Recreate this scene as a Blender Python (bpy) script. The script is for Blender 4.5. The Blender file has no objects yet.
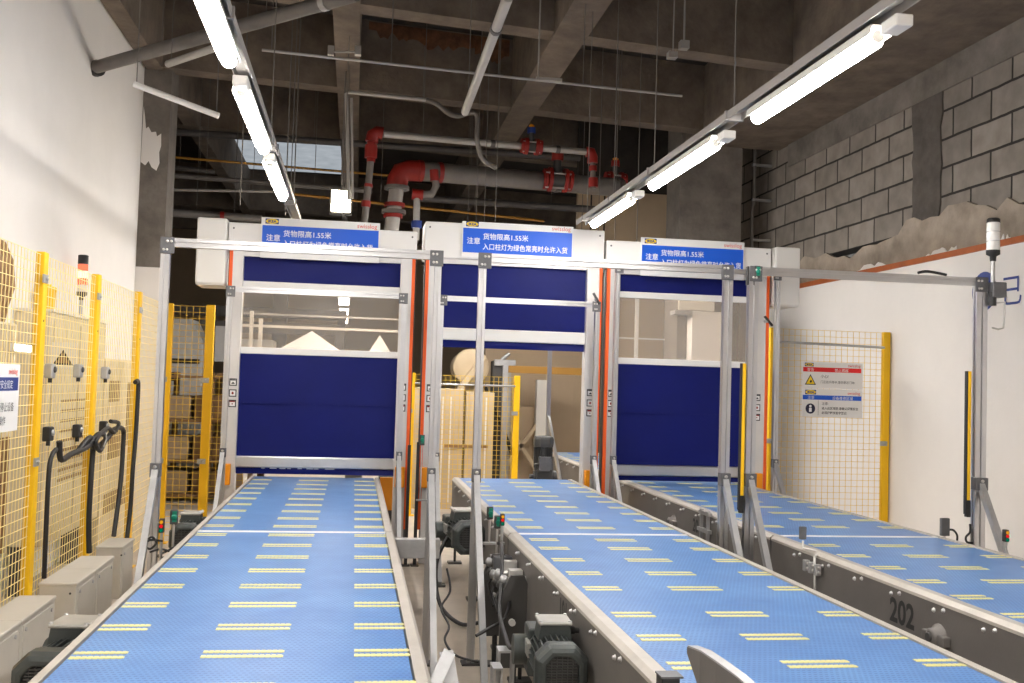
import bpy, math, random
from mathutils import Vector, Matrix
random.seed(7)
SC = bpy.context.scene
COL = SC.collection
G = 0.86                                    # height of the belts above the floor; all heights below are measured from the belt tops

# ------------------------------------------------------------------ camera, world, exposure
FPX, CH = 1029.33, 0.998
RT = Vector((0.98805671, -0.15111297, 0.03014642))
UP = Vector((-0.036202, -0.037483, 0.9986413))
FW = Vector((0.14977767, 0.9878056, 0.04250592))
cam_d = bpy.data.cameras.new('camera')
cam_d.sensor_width = 36.0
cam_d.lens = 36.0 * FPX / 1024.0
cam_d.clip_start = 0.05
cam = bpy.data.objects.new('camera', cam_d)
COL.objects.link(cam)
cam.matrix_world = Matrix(((RT.x, UP.x, -FW.x, 0), (RT.y, UP.y, -FW.y, 0), (RT.z, UP.z, -FW.z, CH + G), (0, 0, 0, 1)))
SC.camera = cam
w = bpy.data.worlds.new('world')
SC.world = w
w.use_nodes = True
w.node_tree.nodes['Background'].inputs[0].default_value = (1.0, 0.93, 0.86, 1)
w.node_tree.nodes['Background'].inputs[1].default_value = 0.05
SC.view_settings.view_transform = 'Standard'
SC.view_settings.look = 'None'
SC.view_settings.gamma = 1.0
SC.view_settings.use_curve_mapping = False
SC.view_settings.exposure = 1.87
TUBE = 26.0                                  # strength of the light tubes


def ray(px, py):
    return FW + RT * ((px - 512) / FPX) - UP * ((py - 341.5) / FPX)


def at(px, py, Y):                           # a point of the photograph taken at distance Y down the hall
    d = ray(px, py)
    p = d * (Y / d.y)
    return Vector((p.x, p.y, p.z + CH))


def atx(px, py, X):
    d = ray(px, py)
    p = d * (X / d.x)
    return Vector((p.x, p.y, p.z + CH))


def atz(px, py, Z):
    d = ray(px, py)
    p = d * ((Z - CH) / d.z)
    return Vector((p.x, p.y, p.z + CH))


# ------------------------------------------------------------------ materials
def srgb(r, g, b):
    f = lambda c: (c / 255 / 12.92) if c <= 10.3 else ((c / 255 + 0.055) / 1.055) ** 2.4
    return (f(r), f(g), f(b), 1)


def mat(name, col, rough=0.6, metal=0.0, noise=0.0, nscale=6.0, bump=0.0, bscale=60.0, spec=None):
    m = bpy.data.materials.new(name)
    m.use_nodes = True
    nt = m.node_tree
    b = nt.nodes['Principled BSDF']
    b.inputs['Base Color'].default_value = col
    b.inputs['Roughness'].default_value = rough
    b.inputs['Metallic'].default_value = metal
    if spec is not None:
        b.inputs['Specular IOR Level'].default_value = spec
    if noise or bump:
        tc = nt.nodes.new('ShaderNodeTexCoord')
    if noise:
        n = nt.nodes.new('ShaderNodeTexNoise')
        n.inputs['Scale'].default_value = nscale
        n.inputs['Detail'].default_value = 6
        n.inputs['Roughness'].default_value = 0.65
        nt.links.new(tc.outputs['Object'], n.inputs['Vector'])
        r = nt.nodes.new('ShaderNodeValToRGB')
        lo = tuple(max(0, c * (1 - noise)) for c in col[:3]) + (1,)
        hi = tuple(min(1, c * (1 + noise)) for c in col[:3]) + (1,)
        r.color_ramp.elements[0].position = 0.3
        r.color_ramp.elements[1].position = 0.7
        r.color_ramp.elements[0].color = lo
        r.color_ramp.elements[1].color = hi
        nt.links.new(n.outputs['Fac'], r.inputs['Fac'])
        nt.links.new(r.outputs['Color'], b.inputs['Base Color'])
    if bump:
        n2 = nt.nodes.new('ShaderNodeTexNoise')
        n2.inputs['Scale'].default_value = bscale
        n2.inputs['Detail'].default_value = 4
        bp = nt.nodes.new('ShaderNodeBump')
        bp.inputs['Strength'].default_value = bump
        bp.inputs['Distance'].default_value = 0.02
        nt.links.new(tc.outputs['Object'], n2.inputs['Vector'])
        nt.links.new(n2.outputs['Fac'], bp.inputs['Height'])
        nt.links.new(bp.outputs['Normal'], b.inputs['Normal'])
    return m


def emat(name, col, s):
    m = bpy.data.materials.new(name)
    m.use_nodes = True
    nt = m.node_tree
    nt.nodes.remove(nt.nodes['Principled BSDF'])
    e = nt.nodes.new('ShaderNodeEmission')
    e.inputs[0].default_value = col
    e.inputs[1].default_value = s
    nt.links.new(e.outputs[0], nt.nodes['Material Output'].inputs[0])
    return m


M = {}
M['alu'] = mat('anodised_aluminium', (0.60, 0.60, 0.61, 1), 0.30, 1.0, 0.06, 3)
M['bracket'] = mat('zinc_bracket', (0.15, 0.15, 0.155, 1), 0.45, 0.6, 0.1, 20)
M['steel'] = mat('brushed_steel', (0.62, 0.60, 0.57, 1), 0.42, 0.7, 0.1, 5)
M['galv'] = mat('galvanised_steel', (0.45, 0.45, 0.45, 1), 0.45, 0.7, 0.12, 8)
M['rail'] = mat('grey_conveyor_steel', (0.150, 0.138, 0.127, 1), 0.5, 0.25, 0.12, 2.2, 0.04, 90)
M['flange'] = mat('pale_rail_cover', (0.46, 0.43, 0.385, 1), 0.42, 0.1, 0.10, 5)
M['white'] = mat('white_paint', (0.80, 0.78, 0.75, 1), 0.45)
M['offwhite'] = mat('offwhite_plastic', (0.74, 0.72, 0.68, 1), 0.45)
M['guide'] = mat('guide_rail_metal', (0.66, 0.64, 0.62, 1), 0.45, 0.35, 0.05, 4)
M['orange'] = mat('orange_safety_strip', srgb(232, 92, 20), 0.5)
M['orangeyellow'] = mat('orange_yellow_sensor', srgb(238, 150, 10), 0.45)
M['curtain'] = mat('navy_door_fabric', (0.0022, 0.0065, 0.115, 1), 0.55, 0, 0.10, 2.5, 0.05, 14, 0.22)
M['yellow'] = mat('yellow_fence_paint', srgb(246, 194, 6), 0.5, 0, 0.04, 4)
M['wire'] = mat('pale_yellow_wire', srgb(250, 228, 158), 0.5)
M['wireyellow'] = mat('yellow_wire', srgb(228, 190, 70), 0.5)
M['wall'] = mat('warm_white_plaster', (0.79, 0.76, 0.725, 1), 0.85, 0, 0.03, 1.2, 0.06, 30)
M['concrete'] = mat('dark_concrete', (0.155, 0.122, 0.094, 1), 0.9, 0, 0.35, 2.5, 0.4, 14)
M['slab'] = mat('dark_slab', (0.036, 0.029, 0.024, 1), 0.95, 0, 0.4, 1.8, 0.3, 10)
M['column'] = mat('column_concrete', (0.17, 0.15, 0.13, 1), 0.9, 0, 0.35, 2.2, 0.3, 16)
M['pilaster'] = mat('dark_grout_concrete', (0.095, 0.083, 0.072, 1), 0.95, 0, 0.3, 3.5, 0.5, 12)
M['floor'] = mat('worn_concrete_floor', (0.50, 0.43, 0.35, 1), 0.65, 0, 0.16, 2.2, 0.05, 40)
M['partition'] = mat('tan_partition', (0.50, 0.38, 0.25, 1), 0.75, 0, 0.06, 1.5)
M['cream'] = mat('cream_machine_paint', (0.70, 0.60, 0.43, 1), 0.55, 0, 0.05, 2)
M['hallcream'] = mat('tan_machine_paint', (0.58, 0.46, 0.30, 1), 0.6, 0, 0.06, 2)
M['creamwhite'] = mat('pale_machine_paint', (0.78, 0.74, 0.66, 1), 0.5)
M['brownmach'] = mat('brown_machine', (0.30, 0.17, 0.07, 1), 0.6, 0, 0.25, 6)
M['box'] = mat('beige_grey_enclosure', (0.56, 0.535, 0.48, 1), 0.5, 0.1, 0.05, 4)
M['black'] = mat('black_rubber', (0.018, 0.017, 0.017, 1), 0.5)
M['darkgrey'] = mat('dark_grey_steel', (0.07, 0.068, 0.065, 1), 0.5, 0.3)
M['motor'] = mat('motor_green_grey', (0.062, 0.070, 0.067, 1), 0.42, 0.35, 0.15, 12)
M['motorlid'] = mat('motor_lid_grey', (0.40, 0.39, 0.36, 1), 0.4, 0.4, 0.1, 10)
M['teal'] = mat('teal_sensor', srgb(0, 128, 104), 0.4)
M['red'] = mat('red_paint', srgb(138, 26, 16), 0.5, 0, 0.1, 9)
M['redsign'] = mat('red_print', srgb(228, 24, 28), 0.5)
M['bluesign'] = mat('blue_print', srgb(14, 92, 214), 0.5)
M['bluedark'] = mat('dark_blue_print', srgb(24, 52, 128), 0.5)
M['navyprint'] = mat('navy_print', srgb(20, 22, 60), 0.5)
M['signwhite'] = mat('white_board', (0.83, 0.82, 0.80, 1), 0.45)
M['print_white'] = mat('white_print', (0.85, 0.87, 0.9, 1), 0.5)
M['print_black'] = mat('black_print', (0.02, 0.02, 0.02, 1), 0.6)
M['print_red'] = mat('red_lettering', srgb(226, 70, 50), 0.5)
M['yellowprint'] = mat('yellow_print', srgb(250, 215, 30), 0.5)
M['pipe'] = mat('grey_pipe', (0.17, 0.155, 0.14, 1), 0.55, 0.3, 0.15, 4)
M['pipelight'] = mat('light_conduit', (0.42, 0.40, 0.37, 1), 0.45, 0.4, 0.08, 4)
M['pipedark'] = mat('dark_pipe', (0.10, 0.092, 0.088, 1), 0.55, 0.3, 0.2, 3)
M['pipeyellow'] = mat('yellow_gas_pipe', srgb(150, 108, 36), 0.5)
M['blue'] = mat('blue_valve', srgb(20, 50, 120), 0.5)
M['track'] = mat('light_track_steel', (0.36, 0.34, 0.32, 1), 0.5, 0.4)
M['rust'] = mat('rust_stain', (0.16, 0.072, 0.035, 1), 0.9, 0, 0.5, 7)
M['strip'] = mat('orange_wood_strip', srgb(176, 92, 40), 0.6, 0, 0.15, 6)
M['greenled'] = emat('green_lamp', (0.0, 0.5, 0.25, 1), 0.10)
M['redled'] = emat('red_lamp', (1.0, 0.015, 0.02, 1), 0.22)
M['amberled'] = emat('amber_lamp', (1.0, 0.45, 0.02, 1), 0.2)
M['beacon'] = emat('lit_beacon', (1.0, 0.16, 0.08, 1), 0.5)
M['beaconhot'] = emat('lit_beacon_core', (1.0, 0.6, 0.25, 1), 1.2)
M['tube'] = emat('lit_tube', (1.0, 0.955, 0.91, 1), TUBE)
M['flood'] = emat('lit_flood', (1.0, 0.86, 0.66, 1), 20.0)
M['fartube'] = emat('lit_far_tube', (1.0, 0.95, 0.88, 1), 8.0)
M['sky'] = emat('daylight_pane', (0.72, 0.80, 0.88, 1), 0.17)


def pvc():
    m = bpy.data.materials.new('clear_door_window')
    m.use_nodes = True
    nt = m.node_tree
    b = nt.nodes['Principled BSDF']
    b.inputs['Base Color'].default_value = (0.9, 0.86, 0.8, 1)
    b.inputs['Roughness'].default_value = 0.12
    t = nt.nodes.new('ShaderNodeBsdfTransparent')
    t.inputs[0].default_value = (0.95, 0.90, 0.84, 1)
    mx = nt.nodes.new('ShaderNodeMixShader')
    mx.inputs[0].default_value = 0.14
    nt.links.new(t.outputs[0], mx.inputs[1])
    nt.links.new(b.outputs[0], mx.inputs[2])
    nt.links.new(mx.outputs[0], nt.nodes['Material Output'].inputs[0])
    return m


M['pvc'] = pvc()


def belt_mat():
    m = bpy.data.materials.new('blue_modular_belt')
    m.use_nodes = True
    nt = m.node_tree
    L = nt.links
    b = nt.nodes['Principled BSDF']
    b.inputs['Roughness'].default_value = 0.38
    tc = nt.nodes.new('ShaderNodeTexCoord')
    sp = nt.nodes.new('ShaderNodeSeparateXYZ')
    L.new(tc.outputs['Object'], sp.inputs[0])

    def math_(op, a, bval=None, c=None):
        n = nt.nodes.new('ShaderNodeMath')
        n.operation = op
        if hasattr(a, 'default_value'):
            L.new(a, n.inputs[0])
        else:
            n.inputs[0].default_value = a
        if bval is not None:
            if hasattr(bval, 'default_value'):
                L.new(bval, n.inputs[1])
            else:
                n.inputs[1].default_value = bval
        return n.outputs[0]
    yy = math_('DIVIDE', sp.outputs['Y'], 0.0254)
    row = math_('FLOOR', yy)
    off = math_('MULTIPLY', math_('MODULO', row, 2.0), 0.5)
    xx = math_('ADD', math_('DIVIDE', sp.outputs['X'], 0.021), off)
    fx = math_('LESS_THAN', math_('FRACT', xx), 0.55)
    fy = math_('LESS_THAN', math_('FRACT', yy), 0.34)
    dash = math_('MULTIPLY', fx, fy)
    n = nt.nodes.new('ShaderNodeTexNoise')
    n.inputs['Scale'].default_value = 1.7
    n.inputs['Detail'].default_value = 7
    n.inputs['Roughness'].default_value = 0.7
    L.new(tc.outputs['Object'], n.inputs['Vector'])
    r = nt.nodes.new('ShaderNodeValToRGB')
    r.color_ramp.elements[0].position = 0.32
    r.color_ramp.elements[1].position = 0.68
    r.color_ramp.elements[0].color = srgb(71, 118, 178)
    r.color_ramp.elements[1].color = srgb(100, 146, 198)
    L.new(n.outputs['Fac'], r.inputs['Fac'])
    mx = nt.nodes.new('ShaderNodeMixRGB')
    mx.inputs[2].default_value = srgb(54, 96, 160)
    L.new(dash, mx.inputs[0])
    L.new(r.outputs[0], mx.inputs[1])
    L.new(mx.outputs[0], b.inputs['Base Color'])
    return m


M['belt'] = belt_mat()
M['stripe'] = mat('yellow_belt_insert', srgb(222, 212, 140), 0.4)


def block_mat():
    m = bpy.data.materials.new('grey_block_masonry')
    m.use_nodes = True
    nt = m.node_tree
    L = nt.links
    b = nt.nodes['Principled BSDF']
    b.inputs['Roughness'].default_value = 0.9
    tc = nt.nodes.new('ShaderNodeTexCoord')
    sp = nt.nodes.new('ShaderNodeSeparateXYZ')
    cb = nt.nodes.new('ShaderNodeCombineXYZ')
    L.new(tc.outputs['Object'], sp.inputs[0])
    L.new(sp.outputs['Y'], cb.inputs['X'])
    L.new(sp.outputs['Z'], cb.inputs['Y'])
    n = nt.nodes.new('ShaderNodeTexNoise')
    n.inputs['Scale'].default_value = 5
    n.inputs['Detail'].default_value = 6
    L.new(tc.outputs['Object'], n.inputs['Vector'])
    wob = nt.nodes.new('ShaderNodeMixRGB')
    wob.blend_type = 'ADD'
    wob.inputs[0].default_value = 0.02
    L.new(cb.outputs[0], wob.inputs[1])
    L.new(n.outputs['Color'], wob.inputs[2])
    br = nt.nodes.new('ShaderNodeTexBrick')
    br.inputs['Color1'].default_value = (0.30, 0.265, 0.23, 1)
    br.inputs['Color2'].default_value = (0.215, 0.19, 0.163, 1)
    br.inputs['Mortar'].default_value = (0.03, 0.026, 0.022, 1)
    br.inputs['Scale'].default_value = 1.0
    br.inputs['Mortar Size'].default_value = 0.016
    br.inputs['Mortar Smooth'].default_value = 0.2
    br.inputs['Brick Width'].default_value = 0.71
    br.inputs['Row Height'].default_value = 0.33
    br.offset = 0.5
    L.new(wob.outputs[0], br.inputs['Vector'])
    mx = nt.nodes.new('ShaderNodeMixRGB')
    mx.blend_type = 'MULTIPLY'
    mx.inputs[0].default_value = 0.55
    r = nt.nodes.new('ShaderNodeValToRGB')
    r.color_ramp.elements[0].position = 0.25
    r.color_ramp.elements[1].position = 0.7
    r.color_ramp.elements[0].color = (0.5, 0.48, 0.46, 1)
    r.color_ramp.elements[1].color = (1.1, 1.1, 1.1, 1)
    L.new(n.outputs['Fac'], r.inputs['Fac'])
    L.new(br.outputs['Color'], mx.inputs[1])
    L.new(r.outputs[0], mx.inputs[2])
    L.new(mx.outputs[0], b.inputs['Base Color'])
    bp = nt.nodes.new('ShaderNodeBump')
    bp.inputs['Strength'].default_value = 0.6
    bp.inputs['Distance'].default_value = 0.02
    bp.invert = True
    L.new(br.outputs['Fac'], bp.inputs['Height'])
    L.new(bp.outputs[0], b.inputs['Normal'])
    return m


M['block'] = block_mat()
M['render_band'] = mat('rough_render_band', (0.33, 0.275, 0.22, 1), 0.9, 0, 0.35, 2.2, 0.5, 9)


def foil_mat():                               # pale daylight pane with faint streaks
    m = emat('daylight_pane_streaked', (0.72, 0.80, 0.88, 1), 0.17)
    nt = m.node_tree
    e = [n for n in nt.nodes if n.type == 'EMISSION'][0]
    tc = nt.nodes.new('ShaderNodeTexCoord')
    n = nt.nodes.new('ShaderNodeTexNoise')
    n.inputs['Scale'].default_value = 3
    n.inputs['Detail'].default_value = 5
    r = nt.nodes.new('ShaderNodeValToRGB')
    r.color_ramp.elements[0].color = (0.40, 0.45, 0.50, 1)
    r.color_ramp.elements[1].color = (0.80, 0.86, 0.92, 1)
    nt.links.new(tc.outputs['Object'], n.inputs['Vector'])
    nt.links.new(n.outputs['Fac'], r.inputs['Fac'])
    nt.links.new(r.outputs[0], e.inputs[0])
    return m


M['foil'] = foil_mat()

# ------------------------------------------------------------------ mesh helpers
BASE = {}


class MB:
    def __init__(s):
        s.v, s.f, s.m, s.sm = [], [], [], []

    def add(s, vs, fs, m=0, smooth=False):
        o = len(s.v)
        s.v += [Vector(p) for p in vs]
        for f in fs:
            s.f.append([o + i for i in f])
            s.m.append(m)
            s.sm.append(smooth)
        return s

    def box(s, x0, x1, y0, y1, z0, z1, m=0):
        vs = [(x, y, z) for z in (z0, z1) for y in (y0, y1) for x in (x0, x1)]
        return s.add(vs, [(0, 2, 3, 1), (4, 5, 7, 6), (0, 1, 5, 4), (2, 6, 7, 3), (0, 4, 6, 2), (1, 3, 7, 5)], m)

    def bar(s, p0, p1, wd, ht, up=(0, 0, 1), m=0):
        p0, p1 = Vector(p0), Vector(p1)
        d = (p1 - p0).normalized()
        up = Vector(up)
        if abs(d.dot(up)) > 0.98:
            up = Vector((0, 1, 0))
        sx = d.cross(up).normalized()
        uz = sx.cross(d).normalized()
        vs = []
        for p in (p0, p1):
            for a, b in ((-1, -1), (1, -1), (1, 1), (-1, 1)):
                vs.append(p + sx * a * wd / 2 + uz * b * ht / 2)
        return s.add(vs, [(3, 2, 1, 0), (4, 5, 6, 7), (0, 1, 5, 4), (1, 2, 6, 5), (2, 3, 7, 6), (3, 0, 4, 7)], m)

    def cyl(s, p0, p1, r0, r1=None, n=14, m=0, caps=True):
        r1 = r0 if r1 is None else r1
        p0, p1 = Vector(p0), Vector(p1)
        d = (p1 - p0).normalized()
        a = d.orthogonal().normalized()
        b = d.cross(a)
        vs = []
        for p, r in ((p0, r0), (p1, r1)):
            for i in range(n):
                t = 2 * math.pi * i / n
                vs.append(p + (a * math.cos(t) + b * math.sin(t)) * r)
        s.add(vs, [(i, (i + 1) % n, n + (i + 1) % n, n + i) for i in range(n)], m, True)
        if caps:
            s.add(vs, [tuple(range(n - 1, -1, -1)), tuple(range(n, 2 * n))], m)
        return s

    def tube(s, pts, r, n=8, m=0):
        pts = [Vector(p) for p in pts]
        k = len(pts)
        vs = []
        a = None
        for i, p in enumerate(pts):
            d = (pts[min(i + 1, k - 1)] - pts[max(i - 1, 0)]).normalized()
            a = d.orthogonal().normalized() if a is None else (a - d * a.dot(d)).normalized()
            b = d.cross(a)
            for j in range(n):
                t = 2 * math.pi * j / n
                vs.append(p + (a * math.cos(t) + b * math.sin(t)) * r)
        fs = []
        for i in range(k - 1):
            for j in range(n):
                fs.append((i * n + j, i * n + (j + 1) % n, (i + 1) * n + (j + 1) % n, (i + 1) * n + j))
        s.add(vs, fs, m, True)
        s.add(vs, [tuple(range(n - 1, -1, -1)), tuple(range((k - 1) * n, k * n))], m)
        return s

    def prism(s, poly, o, ex, ey, d, m=0, smooth=False):
        o, ex, ey, d = Vector(o), Vector(ex), Vector(ey), Vector(d)
        n = len(poly)
        vs = [o + ex * a + ey * b for a, b in poly] + [o + ex * a + ey * b + d for a, b in poly]
        s.add(vs, [(i, (i + 1) % n, n + (i + 1) % n, n + i) for i in range(n)], m, smooth)
        s.add(vs, [tuple(range(n - 1, -1, -1)), tuple(range(n, 2 * n))], m)
        return s

    def lathe(s, o, axis, prof, n=20, m=0):
        o, d = Vector(o), Vector(axis).normalized()
        a = d.orthogonal().normalized()
        b = d.cross(a)
        vs = []
        for r, h in prof:
            for i in range(n):
                t = 2 * math.pi * i / n
                vs.append(o + d * h + (a * math.cos(t) + b * math.sin(t)) * max(r, 1e-4))
        k = len(prof)
        s.add(vs, [(j * n + i, j * n + (i + 1) % n, (j + 1) * n + (i + 1) % n, (j + 1) * n + i) for j in range(k - 1) for i in range(n)], m, True)
        s.add(vs, [tuple(range(n - 1, -1, -1)), tuple(range((k - 1) * n, k * n))], m)
        return s

    def tslot(s, p0, p1, wx, wy, ex, ey, m=0):
        """aluminium profile with a slot down the middle of each face"""
        p0, p1 = Vector(p0), Vector(p1)
        g, dp = 0.0055, 0.017
        hx, hy = wx / 2, wy / 2
        poly = [(-hx, -hy), (-g, -hy), (-g, -hy + dp), (g, -hy + dp), (g, -hy), (hx, -hy), (hx, -g), (hx - dp, -g), (hx - dp, g), (hx, g),
                (hx, hy), (g, hy), (g, hy - dp), (-g, hy - dp), (-g, hy), (-hx, hy), (-hx, g), (-hx + dp, g), (-hx + dp, -g), (-hx, -g)]
        return s.prism(poly, p0, ex, ey, p1 - p0, m)

    def text(s, body, o, ex, ey, size, m=0, align='LEFT', sx=1.0, bold=0.0):
        c = bpy.data.curves.new('lettering', 'FONT')
        c.body = body
        c.size = size
        c.align_x = align
        c.resolution_u = 3
        c.offset = bold * 0.12
        t = bpy.data.objects.new('lettering', c)
        COL.objects.link(t)
        bpy.context.view_layer.update()
        me = bpy.data.meshes.new_from_object(t.evaluated_get(bpy.context.evaluated_depsgraph_get()))
        o, ex, ey = Vector(o), Vector(ex), Vector(ey)
        s.add([o + ex * v.co.x * sx + ey * v.co.y for v in me.vertices], [tuple(p.vertices) for p in me.polygons], m)
        bpy.data.meshes.remove(me)
        bpy.data.objects.remove(t)
        bpy.data.curves.remove(c)
        return s

    def build(s, name, mats, parent=None, bevel=0.0, seg=2):
        mats = mats if isinstance(mats, (list, tuple)) else [mats]
        if parent is None:
            xs, ys, zs = [v.x for v in s.v], [v.y for v in s.v], [v.z for v in s.v]
            base = Vector(((min(xs) + max(xs)) / 2, (min(ys) + max(ys)) / 2, min(zs)))
        else:
            base = BASE[parent.name]
        me = bpy.data.meshes.new(name)
        me.from_pydata([tuple(v - base) for v in s.v], [], s.f)
        for mm in mats:
            me.materials.append(M[mm])
        for p, mi, sm in zip(me.polygons, s.m, s.sm):
            p.material_index = mi
            p.use_smooth = sm
        me.update()
        o = bpy.data.objects.new(name, me)
        COL.objects.link(o)
        BASE[o.name] = base
        if parent is None:
            o.location = base + Vector((0, 0, G))
        else:
            o.parent = parent
        if bevel:
            bv = o.modifiers.new('bevel', 'BEVEL')
            bv.width = bevel
            bv.segments = seg
            bv.limit_method = 'ANGLE'
        return o


def tag(o, label=None, cat=None, group=None, kind=None):
    if label: o['label'] = label
    if cat: o['category'] = cat
    if group: o['group'] = group
    if kind: o['kind'] = kind
    return o


def thing(name, label, cat, loc=(0, 0, 0), group=None):
    o = bpy.data.objects.new(name, None)
    o.empty_display_size = 0.1
    COL.objects.link(o)
    BASE[o.name] = Vector(loc)
    o.location = Vector(loc) + Vector((0, 0, G))
    return tag(o, label, cat, group)


def place(o, loc, rot=(0, 0, 0), scale=1.0):
    o.location = Vector(loc) + Vector((0, 0, G))
    o.rotation_euler = rot
    o.scale = (scale,) * 3
    return o


def dup(root, label=None, loc=None, rot=None, delta=None, group=None, scale=None):
    kids = {}
    for o in bpy.data.objects:
        if o.parent: kids.setdefault(o.parent.name, []).append(o)

    def cp(o, par):
        c = o.copy()
        COL.objects.link(c)
        if par is not None: c.parent = par
        BASE[c.name] = BASE.get(o.name, Vector())
        for k in kids.get(o.name, []): cp(k, c)
        return c
    r = cp(root, None)
    if loc is not None: r.location = Vector(loc) + Vector((0, 0, G))
    if delta is not None: r.location = root.location + Vector(delta)
    if rot is not None: r.rotation_euler = rot
    if scale is not None: r.scale = (scale,) * 3
    if label: r['label'] = label
    if group: r['group'] = group
    return r


def struct(name, mb, mats, label=None, bevel=0):
    o = mb.build(name, mats, None, bevel)
    o['kind'] = 'structure'
    if label: o['label'] = label
    return o


X3, Y3, Z3 = Vector((1, 0, 0)), Vector((0, 1, 0)), Vector((0, 0, 1))
FL = -G

# ------------------------------------------------------------------ the room
b = MB().box(-9, 7.2, -6, 34.3, FL - 0.2, FL)
struct('floor', b, 'floor')
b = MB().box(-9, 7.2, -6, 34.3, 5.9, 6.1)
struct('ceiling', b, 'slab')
struct('wall_left', MB().box(-3.1, -2.8, -6, 13.6, FL, 5.9), 'wall')
struct('wall_front', MB().box(-2.8, 6.6, -6.2, -6, FL, 5.9), 'wall')
struct('wall_rear', MB().box(-9, 7.2, 34.3, 34.5, FL, 5.9), 'partition')
struct('wall_hall', MB().box(-9.2, -9, 13.6, 34.3, FL, 5.9), 'column')
struct('wall_hall_front', MB().box(-9, -3.1, 13.4, 13.6, FL, 5.9), 'column')
struct('wall_right', MB().box(6.55, 6.9, -6, 17.5, FL, 2.58), 'wall')
struct('wall_right_blocks', MB().box(6.62, 6.9, -6, 17.5, 3.0, 5.9), 'block')
# rough render band between white wall and blocks, with a ragged upper edge
b = MB()
ys = [-6 + i * 0.18 for i in range(int(23.5 / 0.18) + 1)]
up = [3.02 + 0.10 * math.sin(y * 1.3) + random.uniform(-0.07, 0.09) for y in ys]
poly = [(ys[0], 2.55)] + [(ys[-1], 2.55)] + [(y, z) for y, z in zip(reversed(ys), reversed(up))]
b.prism(poly, (6.585, 0, 0), Y3, Z3, (0.06, 0, 0))
struct('wall_right_render', b, 'render_band')
# torn white paint along the strip
for i, (ya, yb) in enumerate(((7.4, 8.9), (9.6, 9.95), (10.55, 11.3), (12.1, 13.6))):
    n = 16
    top = [2.62 + random.uniform(0.02, 0.10) for _ in range(n + 1)]
    pl = [(ya + (yb - ya) * k / n, 2.58) for k in (0, n)] + [(ya + (yb - ya) * k / n, top[k]) for k in range(n, -1, -1)]
    struct('trim_paint_edge', MB().prism(pl, (6.575, 0, 0), Y3, Z3, (0.02, 0, 0)), 'wall')
struct('trim_1', MB().box(6.52, 6.6, -6, 14.8, 2.58, 2.645), 'strip', 'orange-brown strip along the top of the white right wall')
# dark concrete infill post in the block wall and the concrete beam over it
rp = random.Random(11)
lft = [(10.93 + rp.uniform(-0.035, 0.035), 2.8 + 0.15 * k) for k in range(15)]
rgt = [(11.55 + rp.uniform(-0.035, 0.035), 2.8 + 0.15 * k) for k in range(14, -1, -1)]
struct('concrete_pilaster', MB().prism(lft + rgt, (6.60, 0, 0), Y3, Z3, (0.2, 0, 0)), 'pilaster')
struct('wall_beam', MB().box(5.05, 7.2, -6, 15.6, 4.9, 5.9), 'concrete')
struct('wall_beam_grout', MB().box(6.595, 6.75, -6, 15.2, 4.55, 4.92), 'column')
# columns
struct('concrete_column', MB().box(-2.8, -2.46, 13.6, 14.1, 2.36, 5.9), 'column')
struct('concrete_column_painted_foot', MB().box(-2.8, -2.475, 13.59, 14.1, FL, 2.36), 'wall')
struct('concrete_column', MB().box(4.98, 6.0, 15.6, 16.3, FL, 5.9), 'column')
struct('wall_corner', MB().box(6.0, 7.2, 17.4, 17.6, FL, 5.9), 'slab')
struct('concrete_column', MB().box(-2.1, -1.75, 26.5, 26.9, FL, 5.9), 'column')
# tan partition behind door three
struct('wall_partition', MB().box(3.75, 5.55, 17.5, 17.65, FL, 4.45), 'partition')
struct('dark_gap_filler', MB().box(3.75, 5.6, 17.55, 17.7, 4.45, 5.9), 'slab')  # dark sheet added so the gap above the partition stays dark
struct('wall_partition_low', MB().box(2.2, 3.75, 17.5, 17.65, FL, 2.2), 'partition')
for x in (3.98, 4.22):
    struct('trim_partition_groove', MB().box(x - 0.012, x + 0.012, 17.485, 17.5, FL, 4.42), 'slab')
# ceiling beams: four along the hall, the cross beams a little skewed
for i, (x0, x1, y1) in enumerate(((-2.78, -2.57, 34), (-0.37, -0.08, 34), (2.05, 2.43, 34))):
    struct('ceiling_beam', MB().box(x0, x1, -6, y1, 4.9, 5.95), 'concrete')
tn = math.tan(math.radians(9))
for y0, zb in ((5.1, 4.93), (10.75, 4.93), (13.95, 4.93), (17.3, 4.99), (25.0, 4.93), (29.0, 4.93)):
    pl = [(-6 if y0 > 15 else -2.8, 0), (6.6, 0), (6.6, 0.30), (-6 if y0 > 15 else -2.8, 0.30)]
    pl = [(x, y + y0 + tn * x) for x, y in pl]
    struct('ceiling_cross_beam', MB().prism(pl, (0, 0, zb), X3, Y3, (0, 0, 1.0)), 'concrete')
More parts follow.
